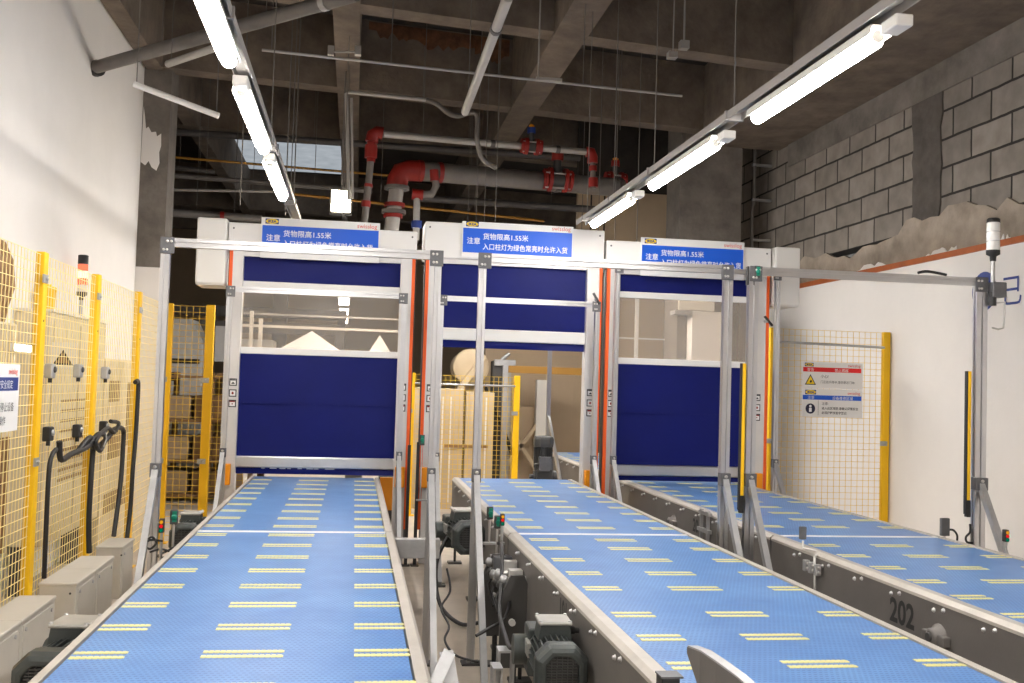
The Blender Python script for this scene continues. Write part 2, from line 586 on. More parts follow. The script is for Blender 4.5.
# rusty water stain high on the second cross beam's near face; peeled white paint on the column
pl = [(-2.795, 3.70), (-2.74, 3.66), (-2.70, 3.72), (-2.66, 3.64), (-2.60, 3.60), (-2.565, 3.70), (-2.575, 3.84), (-2.555, 3.92), (-2.56, 4.08), (-2.61, 4.04),
      (-2.625, 4.10), (-2.68, 4.09), (-2.72, 4.16), (-2.75, 4.13), (-2.77, 4.30), (-2.79, 4.42)]
struct('trim_paint_patch', MB().prism(pl, (0, 13.592, 0), X3, Z3, (0, 0.01, 0)), 'wall')
rs = random.Random(5)
for xa, xb_, z0 in ((0.02, 0.75, 5.80), (0.55, 1.55, 5.72), (1.5, 2.0, 5.66)):
    n = 14
    lo = [z0 - rs.uniform(0.02, 0.14) * (1 if 2 < k < n - 2 else 0.3) for k in range(n + 1)]
    pl = [(k / n, 5.88) for k in (0, n)] + [(k / n, lo[k]) for k in range(n, -1, -1)]
    pl = [(xa + (xb_ - xa) * u, z) for u, z in pl]
    b = MB()
    b.add([(x, 13.95 + tn * x - 0.006, z) for x, z in pl] + [(x, 13.95 + tn * x + 0.004, z) for x, z in pl],
          [tuple(range(len(pl))), tuple(range(2 * len(pl) - 1, len(pl) - 1, -1))] + [(i, i + len(pl), (i + 1) % len(pl) + len(pl), (i + 1) % len(pl)) for i in range(len(pl))])
    struct('trim_rust_stain', b, 'rust')
# skylight in the dark roof of the hall beyond
struct('window_1', MB().box(-2.77, -0.40, 20.95, 24.2, 5.80, 5.88), 'foil', 'pale daylight roof pane beyond the doors')

# ------------------------------------------------------------------ conveyors
LANES = ((-1.01, 0.29), (1.06, 2.36), (2.92, 4.22))
LABF = ('blue belt conveyor nearest the camera on the left lane', 'blue belt conveyor in the middle lane before the half open door',
        'blue belt conveyor marked 202 in the lane beside the white wall')
LABR = ('blue belt conveyor running under the first door of the left lane', 'blue belt conveyor passing through the raised middle door',
        'blue belt conveyor running under the third door by the wall')
JY = 6.885


def conveyor(lane, y0, y1, rows, label, rear, bolts=True, legs=(), number=None, loops=()):
    xl, xr = LANES[lane]
    fl = 0.055 if lane == 0 else 0.075
    fr = 0.06
    t = thing('belt_conveyor', label, 'conveyor', ((xl + xr) / 2, (y0 + y1) / 2, FL), 'blue belt conveyors')
    m = MB().box(xl + fl, xr - fr, y0, y1, -0.045, 0.0)
    cols = ((xl + 0.06, xl + 0.25), (xl + 0.505, xl + 0.78), (xl + 1.045, xl + 1.24)) if lane == 0 else \
           ((xl + 0.105, xl + 0.278), (xl + 0.545, xl + 0.805), (xl + 1.08, xl + 1.275))
    for y in rows:
        for a, c in cols:
            if y0 + 0.06 < y < y1 - 0.06:
                for dy in (-0.033, 0.033):
                    x = max(a, xl + fl)
                    while x < min(c, xr - fr) - 0.008:         # little moulded teeth
                        m.box(x, x + 0.0145, y + dy - 0.0165, y + dy + 0.0165, 0.0, 0.0025, 1)
                        x += 0.0145
                        m.box(x, x + 0.006, y + dy - 0.012, y + dy + 0.012, 0.0, 0.002, 1)
                        x += 0.006
    m.build('belt', ['belt', 'stripe'], t)
    for side, x0, x1 in ((-1, xl, xl + fl), (1, xr - fr, xr)):
        r = MB()
        s0, s1 = (xl, xl + 0.012) if side < 0 else (xr - 0.012, xr)
        r.box(s0, s1, y0, y1, -0.40, -0.012)
        r.box(min(s0, x0), max(s1, x1), y0, y1, -0.40, -0.385)
        ro = r.build('side_rail', 'rail', t)
        c = MB()
        if side < 0:
            c.prism([(x0 - 0.003, -0.03), (x0 - 0.003, -0.014), (x0 + 0.018, 0.006), (x1 - 0.008, 0.006), (x1 - 0.008, -0.03)], (0, y0, 0), X3, Z3, (0, y1 - y0, 0))
        else:
            c.prism([(x0 + 0.008, -0.03), (x0 + 0.008, 0.006), (x1 - 0.012, 0.006), (x1 + 0.003, -0.012), (x1 + 0.003, -0.03)], (0, y0, 0), X3, Z3, (0, y1 - y0, 0))
        c.build('rail_cover', 'flange', ro)
        if bolts and side < 0:
            y = y0 + 0.25
            while y < y1 - 0.2:
                for dy, dz in ((0, -0.05), (0.085, -0.066)):
                    MB().lathe((xl, y + dy, dz), (-1, 0, 0), [(0.013, 0), (0.013, 0.003), (0.009, 0.005), (0.009, 0.010), (0.005, 0.013)], 8).build('bolt', 'galv', ro)
                y += 0.415
        if number and side < 0:
            ny, nz, s = number[1:]
            MB().text(number[0], (xl - 0.0015, ny, nz), (0, -1, 0), Z3, s, 0, 'CENTER', 0.95, 0.04).build('lane_number', 'print_black', ro)
    MB().box(xl + 0.02, xr - 0.02, y0, y1, -0.36, -0.12).build('under_pan', 'darkgrey', t)
    # end roller
    for yy in (y0 + 0.03, y1 - 0.03):
        MB().cyl((xl + 0.03, yy, -0.07), (xr - 0.03, yy, -0.07), 0.055, n=18).build('end_roller', 'galv', t)
    for ly in legs:
        for lx in (xl + 0.03, xr - 0.03):
            l = MB().box(lx - 0.04, lx + 0.04, ly - 0.03, ly + 0.03, FL + 0.16, -0.38)
            lo = l.build('leg', 'darkgrey', t)
            MB().cyl((lx, ly, FL + 0.02), (lx, ly, FL + 0.17), 0.013, n=8).build('levelling_screw', 'black', lo)
            MB().box(lx - 0.07, lx + 0.07, ly - 0.06, ly + 0.06, FL, FL + 0.02).build('foot_plate', 'darkgrey', lo)
        MB().box(xl, xr, ly - 0.02, ly + 0.02, -0.55, -0.49).build('leg_brace', 'darkgrey', t)
    if not rear:
        MB().box(xl + fl - 0.005, xr - fr + 0.005, y1 - 0.022, y1 + 0.022, -0.01, 0.005).build('transfer_strip', 'white', t)
    return t


rF = [3.857 + 0.4135 * k for k in range(-6, 8)]
rR = [7.148 + 0.404 * k for k in range(0, 9)]
conveyor(0, 1.25, JY, rF, LABF[0], False, legs=(2.0, 4.3, 6.4))
r2 = [3.64 - 0.413 * k for k in range(1, 5)] + [3.64, 4.05, 4.465, 5.045, 5.455, 5.875, 6.29, 6.64]
conveyor(1, 1.6, JY, r2, LABF[1], False, legs=(2.2, 5.72, 6.45), number=('101', 5.03, -0.155, 0.14))
r3 = [6.48 - 0.413 * k for k in range(0, 12)]
conveyor(2, 1.6, JY, r3, LABF[2], False, legs=(2.4, 4.5, 6.4), number=('202', 5.145, -0.208, 0.175))
conveyor(0, JY + 0.024, 10.74, rR, LABR[0], True, legs=(7.2, 9.0, 10.5))
conveyor(1, JY + 0.024, 10.92, [7.205 + 0.4105 * k for k in range(10)], LABR[1], True, legs=(7.25, 8.9, 10.7))
conveyor(2, JY + 0.024, 15.5, [7.38 + 0.415 * k for k in range(20)], LABR[2], True, legs=(7.2, 9.0, 11.5, 14.5), number=('201', 8.46, -0.20, 0.15))

# ------------------------------------------------------------------ aluminium gates over the belts
def gate(name, label, xL, xR, Y, zc, wp, foot_dy, group, clamp_z=0.385, left=True, right=True, curtains=(), bar_w=0.058, brace_sides=(-1, 1)):
    t = thing(name, label, 'gate frame', ((xL + xR) / 2, Y, FL), group)
    for side, x, wd in ((-1, xL, wp[0]), (1, xR, wp[1])):
        p = MB().tslot((x, Y, FL + 0.01), (x, Y, zc + bar_w / 2), wd, 0.05, X3, Y3)
        po = p.build('post', 'alu', t)
        MB().box(x - 0.06, x + 0.06, Y - 0.06, Y + 0.06, FL, FL + 0.012).build('base_plate', 'darkgrey', po)
        # corner bracket at the front, with bolt heads
        bx = x + (0.012 if side < 0 else -0.012)
        k = MB().box(min(x - wd / 2, bx - 0.045), max(x + wd / 2, bx + 0.045), Y - 0.034, Y - 0.026, zc - 0.075, zc + 0.032)
        ko = k.build('corner_bracket', 'bracket', t, 0.003)
        for dx, dz in ((-0.02, -0.05), (0.0, -0.05), (0.025 * -side, 0.005), (0.0, 0.005)):
            MB().lathe((bx + dx, Y - 0.034, zc + dz), (0, -1, 0), [(0.009, 0), (0.009, 0.006), (0.005, 0.008)], 8).build('bolt', 'steel', ko)
        if side in brace_sides:
            MB().bar((x, Y - 0.03, clamp_z), (x, Y - foot_dy, FL + 0.03), 0.045, 0.04, (1, 0, 0)).build('brace', 'galv', t)
            cl = MB().box(x - wd / 2 - 0.004, x + wd / 2 + 0.004, Y - 0.05, Y + 0.02, clamp_z - 0.04, clamp_z + 0.05)
            co = cl.build('brace_clamp', 'bracket', t, 0.003)
            for dz in (-0.018, 0.026):
                MB().lathe((x, Y - 0.05, clamp_z + dz), (0, -1, 0), [(0.012, 0), (0.012, 0.007), (0.006, 0.010)], 8).build('bolt', 'steel', co)
            MB().box(x - 0.05, x + 0.05, Y - foot_dy - 0.06, Y - foot_dy + 0.06, FL, FL + 0.02).build('brace_foot', 'darkgrey', t)
    MB().tslot((xL + wp[0] / 2, Y, zc), (xR - wp[1] / 2, Y, zc), 0.045, bar_w, Y3, Z3).build('crossbar', 'alu', t)
    for x, z0, z1 in curtains:
        c = MB().box(x - 0.012, x + 0.012, Y - 0.02, Y + 0.015, z0, z1)
        c = c.build('light_curtain', 'yellow', t, 0.003)
        MB().box(x - 0.014, x + 0.014, Y - 0.022, Y + 0.012, z0 - 0.12, z0).build('connector', 'black', c)
        MB().box(x - 0.022, x - 0.013, Y - 0.018, Y + 0.012, z0 - 0.10, z1).build('lens_strip', 'black', c)
    return t


GG = 'tall aluminium gates across the belts'
gate('aluminium_gate', 'tall aluminium gate frame standing across the left belt', -1.234, 0.526, JY, 1.853, (0.055, 0.045), 0.78, GG)
gate('aluminium_gate', 'tall aluminium gate frame standing across the middle belt', 0.827, 2.56, JY, 1.853, (0.050, 0.062), 0.78, GG)
gate('aluminium_gate', 'tall aluminium gate frame beside the white wall, carrying a stack light', 2.745, 4.486, JY, 1.853, (0.07, 0.085), 0.78, GG,
     curtains=((2.69, 0.28, 1.20), (4.40, 0.27, 1.20)))
GL = 'slim aluminium gates close to the doors'
LY = 10.35
LK = LY / 8.9
for lab, xa, xb_, z_ in (('slim aluminium gate frame just in front of the left closed door', -1.065, 0.40, 1.735), ('slim aluminium gate frame just in front of the half open door', 0.72, 2.105, 1.735),
                         ('slim aluminium gate frame just in front of the door by the wall', 2.283, 3.785, 2.09)):
    gate('aluminium_gate', lab, xa * LK, xb_ * LK, LY, CH + (z_ - CH) * LK, (0.05, 0.05), 0.85, GL, clamp_z=CH + (0.36 - CH) * LK, bar_w=0.052)

# ------------------------------------------------------------------ roll-up doors
DY = 10.68
DK = DY / 9.2                                # the door sizes below were taken at 9.2 m and are scaled to the doors' real distance


def SZ(z):
    return None if z is None else CH + (z - CH) * DK


def door(label, gl, gr, zh0, zh1, cur, motor=None, sensor=(), closed=True, orange=(True, True)):
    xl0, xl1 = (v * DK for v in gl)
    xr0, xr1 = (v * DK for v in gr)
    zh0, zh1 = SZ(zh0), SZ(zh1)
    cur = [SZ(v) for v in cur]
    t = thing('roll_up_door', label, 'door', ((xl0 + xr1) / 2, DY, FL), 'blue roll-up doors')
    h = MB().box(xl0 - 0.02, xr1 + 0.012, DY - 0.02, DY + 0.42, zh0, zh1)
    ho = h.build('header_box', 'white', t, 0.012)
    for x in (xl0 + 0.03, xr1 - 0.04):
        for z in (zh0 + 0.05, zh1 - 0.06):
            MB().lathe((x, DY - 0.02, z), (0, -1, 0), [(0.010, 0), (0.010, 0.004), (0.005, 0.006)], 8).build('screw', 'bracket', ho)
    MB().box(xl1 - 0.01, xr0 + 0.01, DY + 0.02, DY + 0.12, zh0 - 0.05, zh0).build('header_lip', 'guide', ho)
    if motor:
        x0, x1, z0, z1 = motor[0] * DK, motor[1] * DK, SZ(motor[2]), SZ(motor[3])
        mo = MB().box(x0, x1, DY - 0.10, DY + 0.35, z0, z1).build('motor_cover', 'offwhite', t, 0.018)
        MB().box(x0 + 0.01, x1 - 0.01, DY - 0.09, DY + 0.34, z0 - 0.008, z0).build('cover_gasket', 'offwhite', mo)
    for si, (x0, x1) in enumerate(((xl0, xl1), (xr0, xr1))):
        g = MB()
        ox0, ox1 = (x0 + 0.03, x1) if si == 0 else (x0, x1 - 0.03)
        g.box(ox0, ox1, DY, DY + 0.14, FL, zh0)
        g.box(ox0, ox0 + 0.012, DY - 0.012, DY, FL, zh0)
        g.box(ox1 - 0.012, ox1, DY - 0.012, DY, FL, zh0)
        go = g.build('guide_rail', 'guide', t)
        if orange[si]:
            a, c = (x0, x0 + 0.033) if si == 0 else (x1 - 0.033, x1)
            MB().box(a, c, DY - 0.014, DY + 0.02, FL + 0.35, zh0).build('orange_edge', 'orange', go)
            a, c = (x0 - 0.012, x0) if si == 0 else (x1, x1 + 0.012)
            MB().box(a, c, DY + 0.02, DY + 0.10, FL, zh0).build('side_channel', 'darkgrey', go)
        cx = (ox0 + ox1) / 2
        for k, z in enumerate((SZ(0.953), SZ(0.858), SZ(0.768))):
            s = MB().box(cx - 0.037, cx + 0.037, DY - 0.004, DY - 0.001, z - 0.037, z + 0.037, 0)
            s.box(cx - 0.027, cx + 0.027, DY - 0.006, DY - 0.003, z - 0.027, z + 0.027, 1)
            if k == 0:
                s.prism([(-0.02, -0.018), (0.02, -0.018), (0.0, 0.004)], (cx, DY - 0.008, z), X3, Z3, (0, 0.003, 0), 0)
                s.box(cx - 0.026, cx + 0.026, DY - 0.008, DY - 0.005, z + 0.016, z + 0.026, 0)
            elif k == 1:
                s.prism([(0.011 * math.cos(a * math.pi / 5), 0.014 * math.sin(a * math.pi / 5)) for a in range(10)], (cx, DY - 0.008, z), X3, Z3, (0, 0.003, 0), 2)
            else:
                s.box(cx - 0.026, cx + 0.026, DY - 0.008, DY - 0.005, z + 0.014, z + 0.027, 2)
                s.box(cx - 0.006, cx + 0.006, DY - 0.008, DY - 0.005, z - 0.010, z + 0.002, 2)
            s.build('sticker', ['print_black', 'signwhite', 'red'], go)
        if sensor[si]:
            sx = cx + (-0.035 if si == 0 else 0.0)
            MB().box(sx - 0.05, sx + 0.05, DY - 0.09, DY - 0.012, SZ(0.07), SZ(0.25)).build('edge_sensor', 'orangeyellow', t, 0.008)
    # curtain
    CY = DY + 0.07
    x0, x1 = xl1 - 0.01, xr0 + 0.01
    c = MB()

    def panel(za, zb_, nx=18, nz=10):                           # gently wavy fabric with a thickness
        vs, fs = [], []
        for j in range(nz + 1):
            for i in range(nx + 1):
                u, v = i / nx, j / nz
                yy = CY + 0.006 * math.sin(u * 5 + v * 4) + 0.004 * math.sin(u * 13 - v * 3)
                vs.append((x0 + (x1 - x0) * u, yy, za + (zb_ - za) * v))
        n0 = len(vs)
        vs += [(x, y + 0.006, z) for x, y, z in vs]
        for j in range(nz):
            for i in range(nx):
                q = j * (nx + 1) + i
                fs.append((q, q + 1, q + nx + 2, q + nx + 1))
                fs.append((n0 + q, n0 + q + nx + 1, n0 + q + nx + 2, n0 + q + 1))
        c.add(vs, fs, 0, True)
    zt, wt, wb, bb, bt, sk = cur
    if wt is None:
        panel(bt, zt)
        panel(sk, bb, nz=3)
        co = c.build('curtain', 'curtain', t)
    else:
        panel(wt + 0.03, zt)
        panel(bt, wb - 0.03)
        panel(sk, bb, nz=3)
        for z in (bt + (wb - bt) * 0.5,):
            c.box(x0, x1, CY - 0.012, CY - 0.004, z - 0.004, z + 0.004)
        co = c.build('curtain', 'curtain', t)
        MB().box(x0, x1, CY, CY + 0.004, wb, wt).build('clear_window', 'pvc', co)
        for z in (wt, wb):
            MB().box(x0, x1, CY - 0.014, CY + 0.014, z - 0.034, z + 0.034).build('window_bar', 'white', co, 0.006)
    MB().box(x0, x1, CY - 0.03, CY + 0.03, bb, bt).build('bottom_bar', 'alu' if closed else 'white', co, 0.012)
    if closed:
        ks = MB()
        for k in range(9):
            xx = x0 + 0.25 + k * 0.09 + random.uniform(-0.02, 0.02)
            ks.box(xx, xx + random.uniform(0.03, 0.07), CY - 0.0115, CY - 0.009, sk + 0.055, sk + 0.068)
        if gl[0] < 0: ks.build('worn_print', 'print_white', co)
    return t


door('closed blue roll-up door with clear window over the left belt', (-1.112, -0.994), (0.372, 0.500), 2.10, 2.345, (2.10, 1.815, 1.235, 0.215, 0.315, 0.160),
     (-1.385, -1.136, 1.79, 2.365), (True, True))
door('half raised blue roll-up door over the middle belt', (0.594, 0.722), (2.075, 2.215), 2.12, 2.445, (2.12, None, None, 1.39, 1.50, 1.325), None, (True, True), closed=False)
door('closed blue roll-up door with clear window beside the white wall', (2.262, 2.365), (3.66, 3.83), 2.10, 2.36, (2.10, 1.87, 1.255, 0.20, 0.30, 0.155),
     (3.855, 4.10, 1.82, 2.37), (False, True))

# signs on the door headers
def logo(m, x, y, z, s, my, mb_):
    m.box(x, x + 2.5 * s, y - 0.0012, y, z, z + s, mb_)
    m.prism([(1.18 * s * math.cos(a * math.pi / 12), 0.47 * s * math.sin(a * math.pi / 12)) for a in range(24)], (x + 1.25 * s, y - 0.0024, z + s / 2), X3, Z3, (0, 0.0012, 0), my)
    m.text('IKEA', (x + 1.25 * s, y - 0.0036, z + 0.24 * s), X3, Z3, 0.72 * s, mb_, 'CENTER', 1.05, 0.012)


def header_sign(label, x0, z0, wd, ht, blue):
    y = DY - 0.04
    x0, wd, ht, z0 = x0 * DK, wd * DK, ht * DK, SZ(z0)
    blue = [v * DK for v in blue]
    t = thing('header_sign', label, 'sign', (x0 + wd / 2, y, z0), 'notice signs on the door headers')
    MB().box(x0, x0 + wd, y, y + 0.012, z0, z0 + ht).build('board', 'signwhite', t, 0.002)
    b0, b1 = blue
    MB().box(x0 + 0.012, x0 + wd - 0.012, y - 0.0015, y, z0 + b0, z0 + b1).build('blue_panel', 'bluesign', t)
    m = MB()
    logo(m, x0 + 0.04, y - 0.0005, z0 + b1 + 0.016, 0.053, 0, 1)
    m.build('logo', ['yellowprint', 'bluedark'], t)
    MB().text('swisslog', (x0 + wd - 0.03, y - 0.001, z0 + b1 + 0.020), X3, Z3, 0.062, 0, 'RIGHT').build('red_lettering', 'print_red', t)
    h = b1 - b0
    yt = y - 0.003
    MB().text('注意', (x0 + 0.052, yt, z0 + b0 + h * 0.38), X3, Z3, 0.072, bold=0.006).build('white_lettering', 'print_white', t)
    MB().text('货物限高1.55米', (x0 + 0.22, yt, z0 + b0 + h * 0.58), X3, Z3, 0.072, bold=0.006).build('white_lettering', 'print_white', t)
    MB().text('入口柱灯为绿色常亮时允许入货', (x0 + 0.22, yt, z0 + b0 + h * 0.16), X3, Z3, 0.072, sx=0.90, bold=0.006).build('white_lettering', 'print_white', t)
    return t


header_sign('blue and white height notice on the header of the left door', -0.853, 2.045, 1.028, 0.355, (0.075, 0.285))
header_sign('blue and white height notice on the header of the half open door', 0.906, 2.135, 1.02, 0.325, (0.045, 0.265))
header_sign('blue and white height notice on the header of the door by the wall', 2.565, 2.045, 1.00, 0.355, (0.075, 0.285))

# ------------------------------------------------------------------ yellow safety fences
FT = 1.795


def mesh_panel(parent, p0, p1, z0, z1, pitch=0.066, wire='wire', r=0.0021):
    p0, p1 = Vector((p0[0], p0[1], 0)), Vector((p1[0], p1[1], 0))
    d = p1 - p0
    n = max(2, round(d.length / pitch))
    m = MB()
    nrm = d.normalized().cross(Z3) * r * 2
    for i in range(n + 1):
        p = p0 + d * (i / n)
        m.bar(p + Vector((0, 0, z0)), p + Vector((0, 0, z1)), 2 * r, 2 * r)
    k = round((z1 - z0) / pitch)
    for j in range(k + 1):
        z = z0 + (z1 - z0) * j / k
        m.bar(p0 + nrm + Vector((0, 0, z)), p1 + nrm + Vector((0, 0, z)), 2 * r, 2 * r)
    return m.build('mesh_panel', wire, parent)


def fence_post(parent, x, y, top, along, wd=0.092, dp=0.06, clips=(), face=(1, 0)):
    ax, ay = (wd / 2, dp / 2) if along == 'x' else (dp / 2, wd / 2)
    po = MB().box(x - ax, x + ax, y - ay, y + ay, FL + 0.01, top).build('post', 'yellow', parent, 0.006)
    MB().box(x - ax - 0.04, x + ax + 0.04, y - ay - 0.04, y + ay + 0.04, FL, FL + 0.012).build('foot_plate', 'yellow', po)
    fx, fy = face
    for z in clips:
        c = MB()
        cx, cy = x + fx * (ax + 0.004), y + fy * (ay + 0.004)
        if along == 'y':
            c.box(cx - 0.006, cx + 0.006, y - 0.075, y + 0.015, z - 0.028, z + 0.028)
            c.lathe((cx + 0.006, y - 0.02, z), (1, 0, 0), [(0.013, 0), (0.013, 0.008), (0.006, 0.012)], 8)
        else:
            c.box(x - 0.075, x + 0.015, cy - 0.006, cy + 0.006, z - 0.028, z + 0.028)
            c.lathe((x - 0.02, cy - 0.006, z), (0, -1, 0), [(0.013, 0), (0.013, 0.008), (0.006, 0.012)], 8)
        c.build('clip', 'galv', po)
    # bolt hole
    if along == 'y':
        MB().cyl((x + ax + 0.0002, y - 0.01, top - 0.46), (x + ax + 0.002, y - 0.01, top - 0.46), 0.008, n=8).build('bolt_hole', 'black', po)


t = thing('safety_fence', 'yellow mesh safety fence running along the white left wall', 'fence', (-2.1, 8.8, FL), 'yellow safety fences')
FX = -2.1
fy = (5.75, 7.28, 8.75, 10.4)
for y in fy:
    fence_post(t, FX, y, FT, 'y', clips=(FT - 0.18, FT - 1.4, FT - 2.47))
for a, c in ((4.3, 5.7), (5.80, 7.23), (7.33, 8.70), (8.80, 10.35), (10.45, 11.82)):
    mesh_panel(t, (FX, a), (FX, c), FL + 0.10, FT - 0.02)
t = thing('safety_fence', 'yellow mesh safety fence facing the camera behind the left gate post', 'fence', (-1.9, 11.9, FL), 'yellow safety fences')
for x in (-2.07, -1.62):
    fence_post(t, x, 11.9, FT, 'x', clips=(0.95, 0.05), face=(0, -1))
mesh_panel(t, (-2.02, 11.9), (-1.67, 11.9), FL + 0.02, FT - 0.02, 0.068, 'wireyellow', 0.003)
mesh_panel(t, (-1.57, 11.9), (-1.2, 11.9), FL + 0.02, 1.0, 0.068, 'wireyellow', 0.003)
t = thing('safety_fence', 'yellow mesh safety fence with two signs in front of the right white wall', 'fence', (5.7, 11.9, FL), 'yellow safety fences')
for x in (5.02, 6.49):
    fence_post(t, x, 11.9, FT, 'x', clips=(0.42,), face=(0, -1))
mesh_panel(t, (5.07, 11.9), (6.44, 11.9), FL + 0.06, FT - 0.01, 0.075, 'wireyellow', 0.0021)
MB().cyl((5.05, 11.86, 1.625), (6.45, 11.86, 1.60), 0.015, n=8).build('top_tube', 'galv', t)
t = thing('safety_fence', 'lower yellow mesh safety fence seen through the half open door', 'fence', (1.5, 14.5, FL), 'yellow safety fences')
for x in (0.80, 2.29):
    fence_post(t, x, 14.5, 1.135, 'x', wd=0.085, clips=(0.6,), face=(0, -1))
mesh_panel(t, (0.86, 14.5), (2.23, 14.5), FL + 0.1, 1.11, 0.07, 'wireyellow', 0.003)
MB().cyl((0.84, 14.46, 0.985), (2.26, 14.46, 0.985), 0.014, n=8).build('top_tube', 'galv', t)

# signs on the fences
t = thing('warning_sign', 'white warning sign with red band above the blue-band one on the right fence', 'sign', (5.78, 11.87, 1.08), 'signs on the right mesh fence')
sx0, sx1, sy = 5.392, 6.17, 11.865
MB().box(sx0, sx1, sy, sy + 0.008, 1.075, 1.395).build('board', 'signwhite', t)
MB().box(sx0 + 0.004, sx1 - 0.02, sy - 0.002, sy, 1.275, 1.33).build('red_band', 'redsign', t)
m = MB(); logo(m, sx0 + 0.025, sy, 1.338, 0.045, 0, 1); m.build('logo', ['yellowprint', 'bluedark'], t)
MB().text('swisslog', (sx1 - 0.03, sy - 0.002, 1.345), X3, Z3, 0.05, 0, 'RIGHT').build('red_lettering', 'print_red', t)
MB().text('警告', (sx0 + 0.10, sy - 0.0035, 1.283), X3, Z3, 0.045, 0, 'CENTER').build('white_lettering', 'print_white', t)
MB().text('禁止跨越', (sx0 + 0.50, sy - 0.0035, 1.283), X3, Z3, 0.045, 0, 'CENTER').build('white_lettering', 'print_white', t)
m = MB()
m.prism([(-0.072, 0), (0.072, 0), (0, 0.128)], (sx0 + 0.10, sy - 0.0015, 1.115), X3, Z3, (0, 0.0015, 0), 0)
m.prism([(-0.054, 0.010), (0.054, 0.010), (0, 0.108)], (sx0 + 0.10, sy - 0.003, 1.115), X3, Z3, (0, 0.0015, 0), 1)
m.prism([(-0.012, 0.028), (0.006, 0.024), (0.022, 0.045), (0.004, 0.062), (-0.004, 0.05)], (sx0 + 0.10, sy - 0.0045, 1.115), X3, Z3, (0, 0.0015, 0), 0)
m.build('warning_triangle', ['print_black', 'yellowprint'], t)
MB().text('小心!', (sx0 + 0.23, sy - 0.002, 1.205), X3, Z3, 0.046).build('black_lettering', 'print_black', t)
MB().text('门正在升降中,请勿靠近门体!', (sx0 + 0.23, sy - 0.002, 1.14), X3, Z3, 0.036).build('black_lettering', 'print_black', t)
t = thing('notice_sign', 'white notice sign with blue band and round symbol on the right fence', 'sign', (5.78, 11.87, 0.72), 'signs on the right mesh fence')
MB().box(sx0, sx1, sy, sy + 0.008, 0.725, 1.068).build('board', 'signwhite', t)
MB().box(sx0 + 0.004, sx1 - 0.012, sy - 0.002, sy, 0.935, 0.99).build('blue_band', 'bluesign', t)
m = MB(); logo(m, sx0 + 0.035, sy, 0.998, 0.056, 0, 1); m.build('logo', ['yellowprint', 'bluedark'], t)
MB().text('swisslog', (sx1 - 0.03, sy - 0.002, 1.008), X3, Z3, 0.05, 0, 'RIGHT').build('red_lettering', 'print_red', t)
MB().text('注意', (sx0 + 0.11, sy - 0.0035, 0.943), X3, Z3, 0.045, 0, 'CENTER').build('white_lettering', 'print_white', t)
MB().text('设备维修区域', (sx0 + 0.52, sy - 0.0035, 0.943), X3, Z3, 0.045, 0, 'CENTER').build('white_lettering', 'print_white', t)
m = MB(); m.cyl((sx0 + 0.105, sy, 0.825), (sx0 + 0.105, sy - 0.0015, 0.825), 0.062, n=28, m=0)
m.box(sx0 + 0.088, sx0 + 0.122, sy - 0.003, sy - 0.0015, 0.785, 0.835, 1); m.cyl((sx0 + 0.105, sy - 0.0015, 0.855), (sx0 + 0.105, sy - 0.003, 0.855), 0.016, n=12, m=1)
m.build('round_symbol', ['navyprint', 'print_white'], t)
MB().text('注意:', (sx0 + 0.25, sy - 0.002, 0.875), X3, Z3, 0.04).build('black_lettering', 'print_black', t)
MB().text('进入此区域前,请确认周围安全', (sx0 + 0.25, sy - 0.002, 0.82), X3, Z3, 0.036, bold=0.004).build('black_lettering', 'print_black', t)
MB().text('必须按程序签字登记', (sx0 + 0.25, sy - 0.002, 0.765), X3, Z3, 0.036, bold=0.004).build('black_lettering', 'print_black', t)
MB().box(sx0 + 0.205, sx0 + 0.208, sy - 0.001, sy, 0.745, 0.93).build('divider_line', 'print_black', t)

t = thing('notice_sign', 'white notice board with blue band hung on the left mesh fence', 'sign', (-2.05, 6.45, 0.63))
LX = -2.045
MB().box(LX - 0.008, LX, 5.80, 6.75, 0.63, 1.035).build('board', 'signwhite', t)
MB().box(LX, LX + 0.002, 5.82, 6.72, 0.875, 0.955).build('blue_band', 'bluedark', t)
MB().text('swisslog', (LX + 0.002, 6.70, 0.975), Y3, Z3, 0.05, 0, 'RIGHT').build('red_lettering', 'print_red', t)
MB().text('必须遵守安全规定', (LX + 0.0035, 6.62, 0.892), Y3, Z3, 0.055, 0, 'RIGHT').build('white_lettering', 'print_white', t)
MB().text('进入此区域必须停止设备', (LX + 0.002, 6.66, 0.755), Y3, Z3, 0.06, 0, 'RIGHT').build('black_lettering', 'print_black', t)
MB().text('并按程序操作', (LX + 0.002, 6.52, 0.675), Y3, Z3, 0.06, 0, 'RIGHT').build('black_lettering', 'print_black', t)

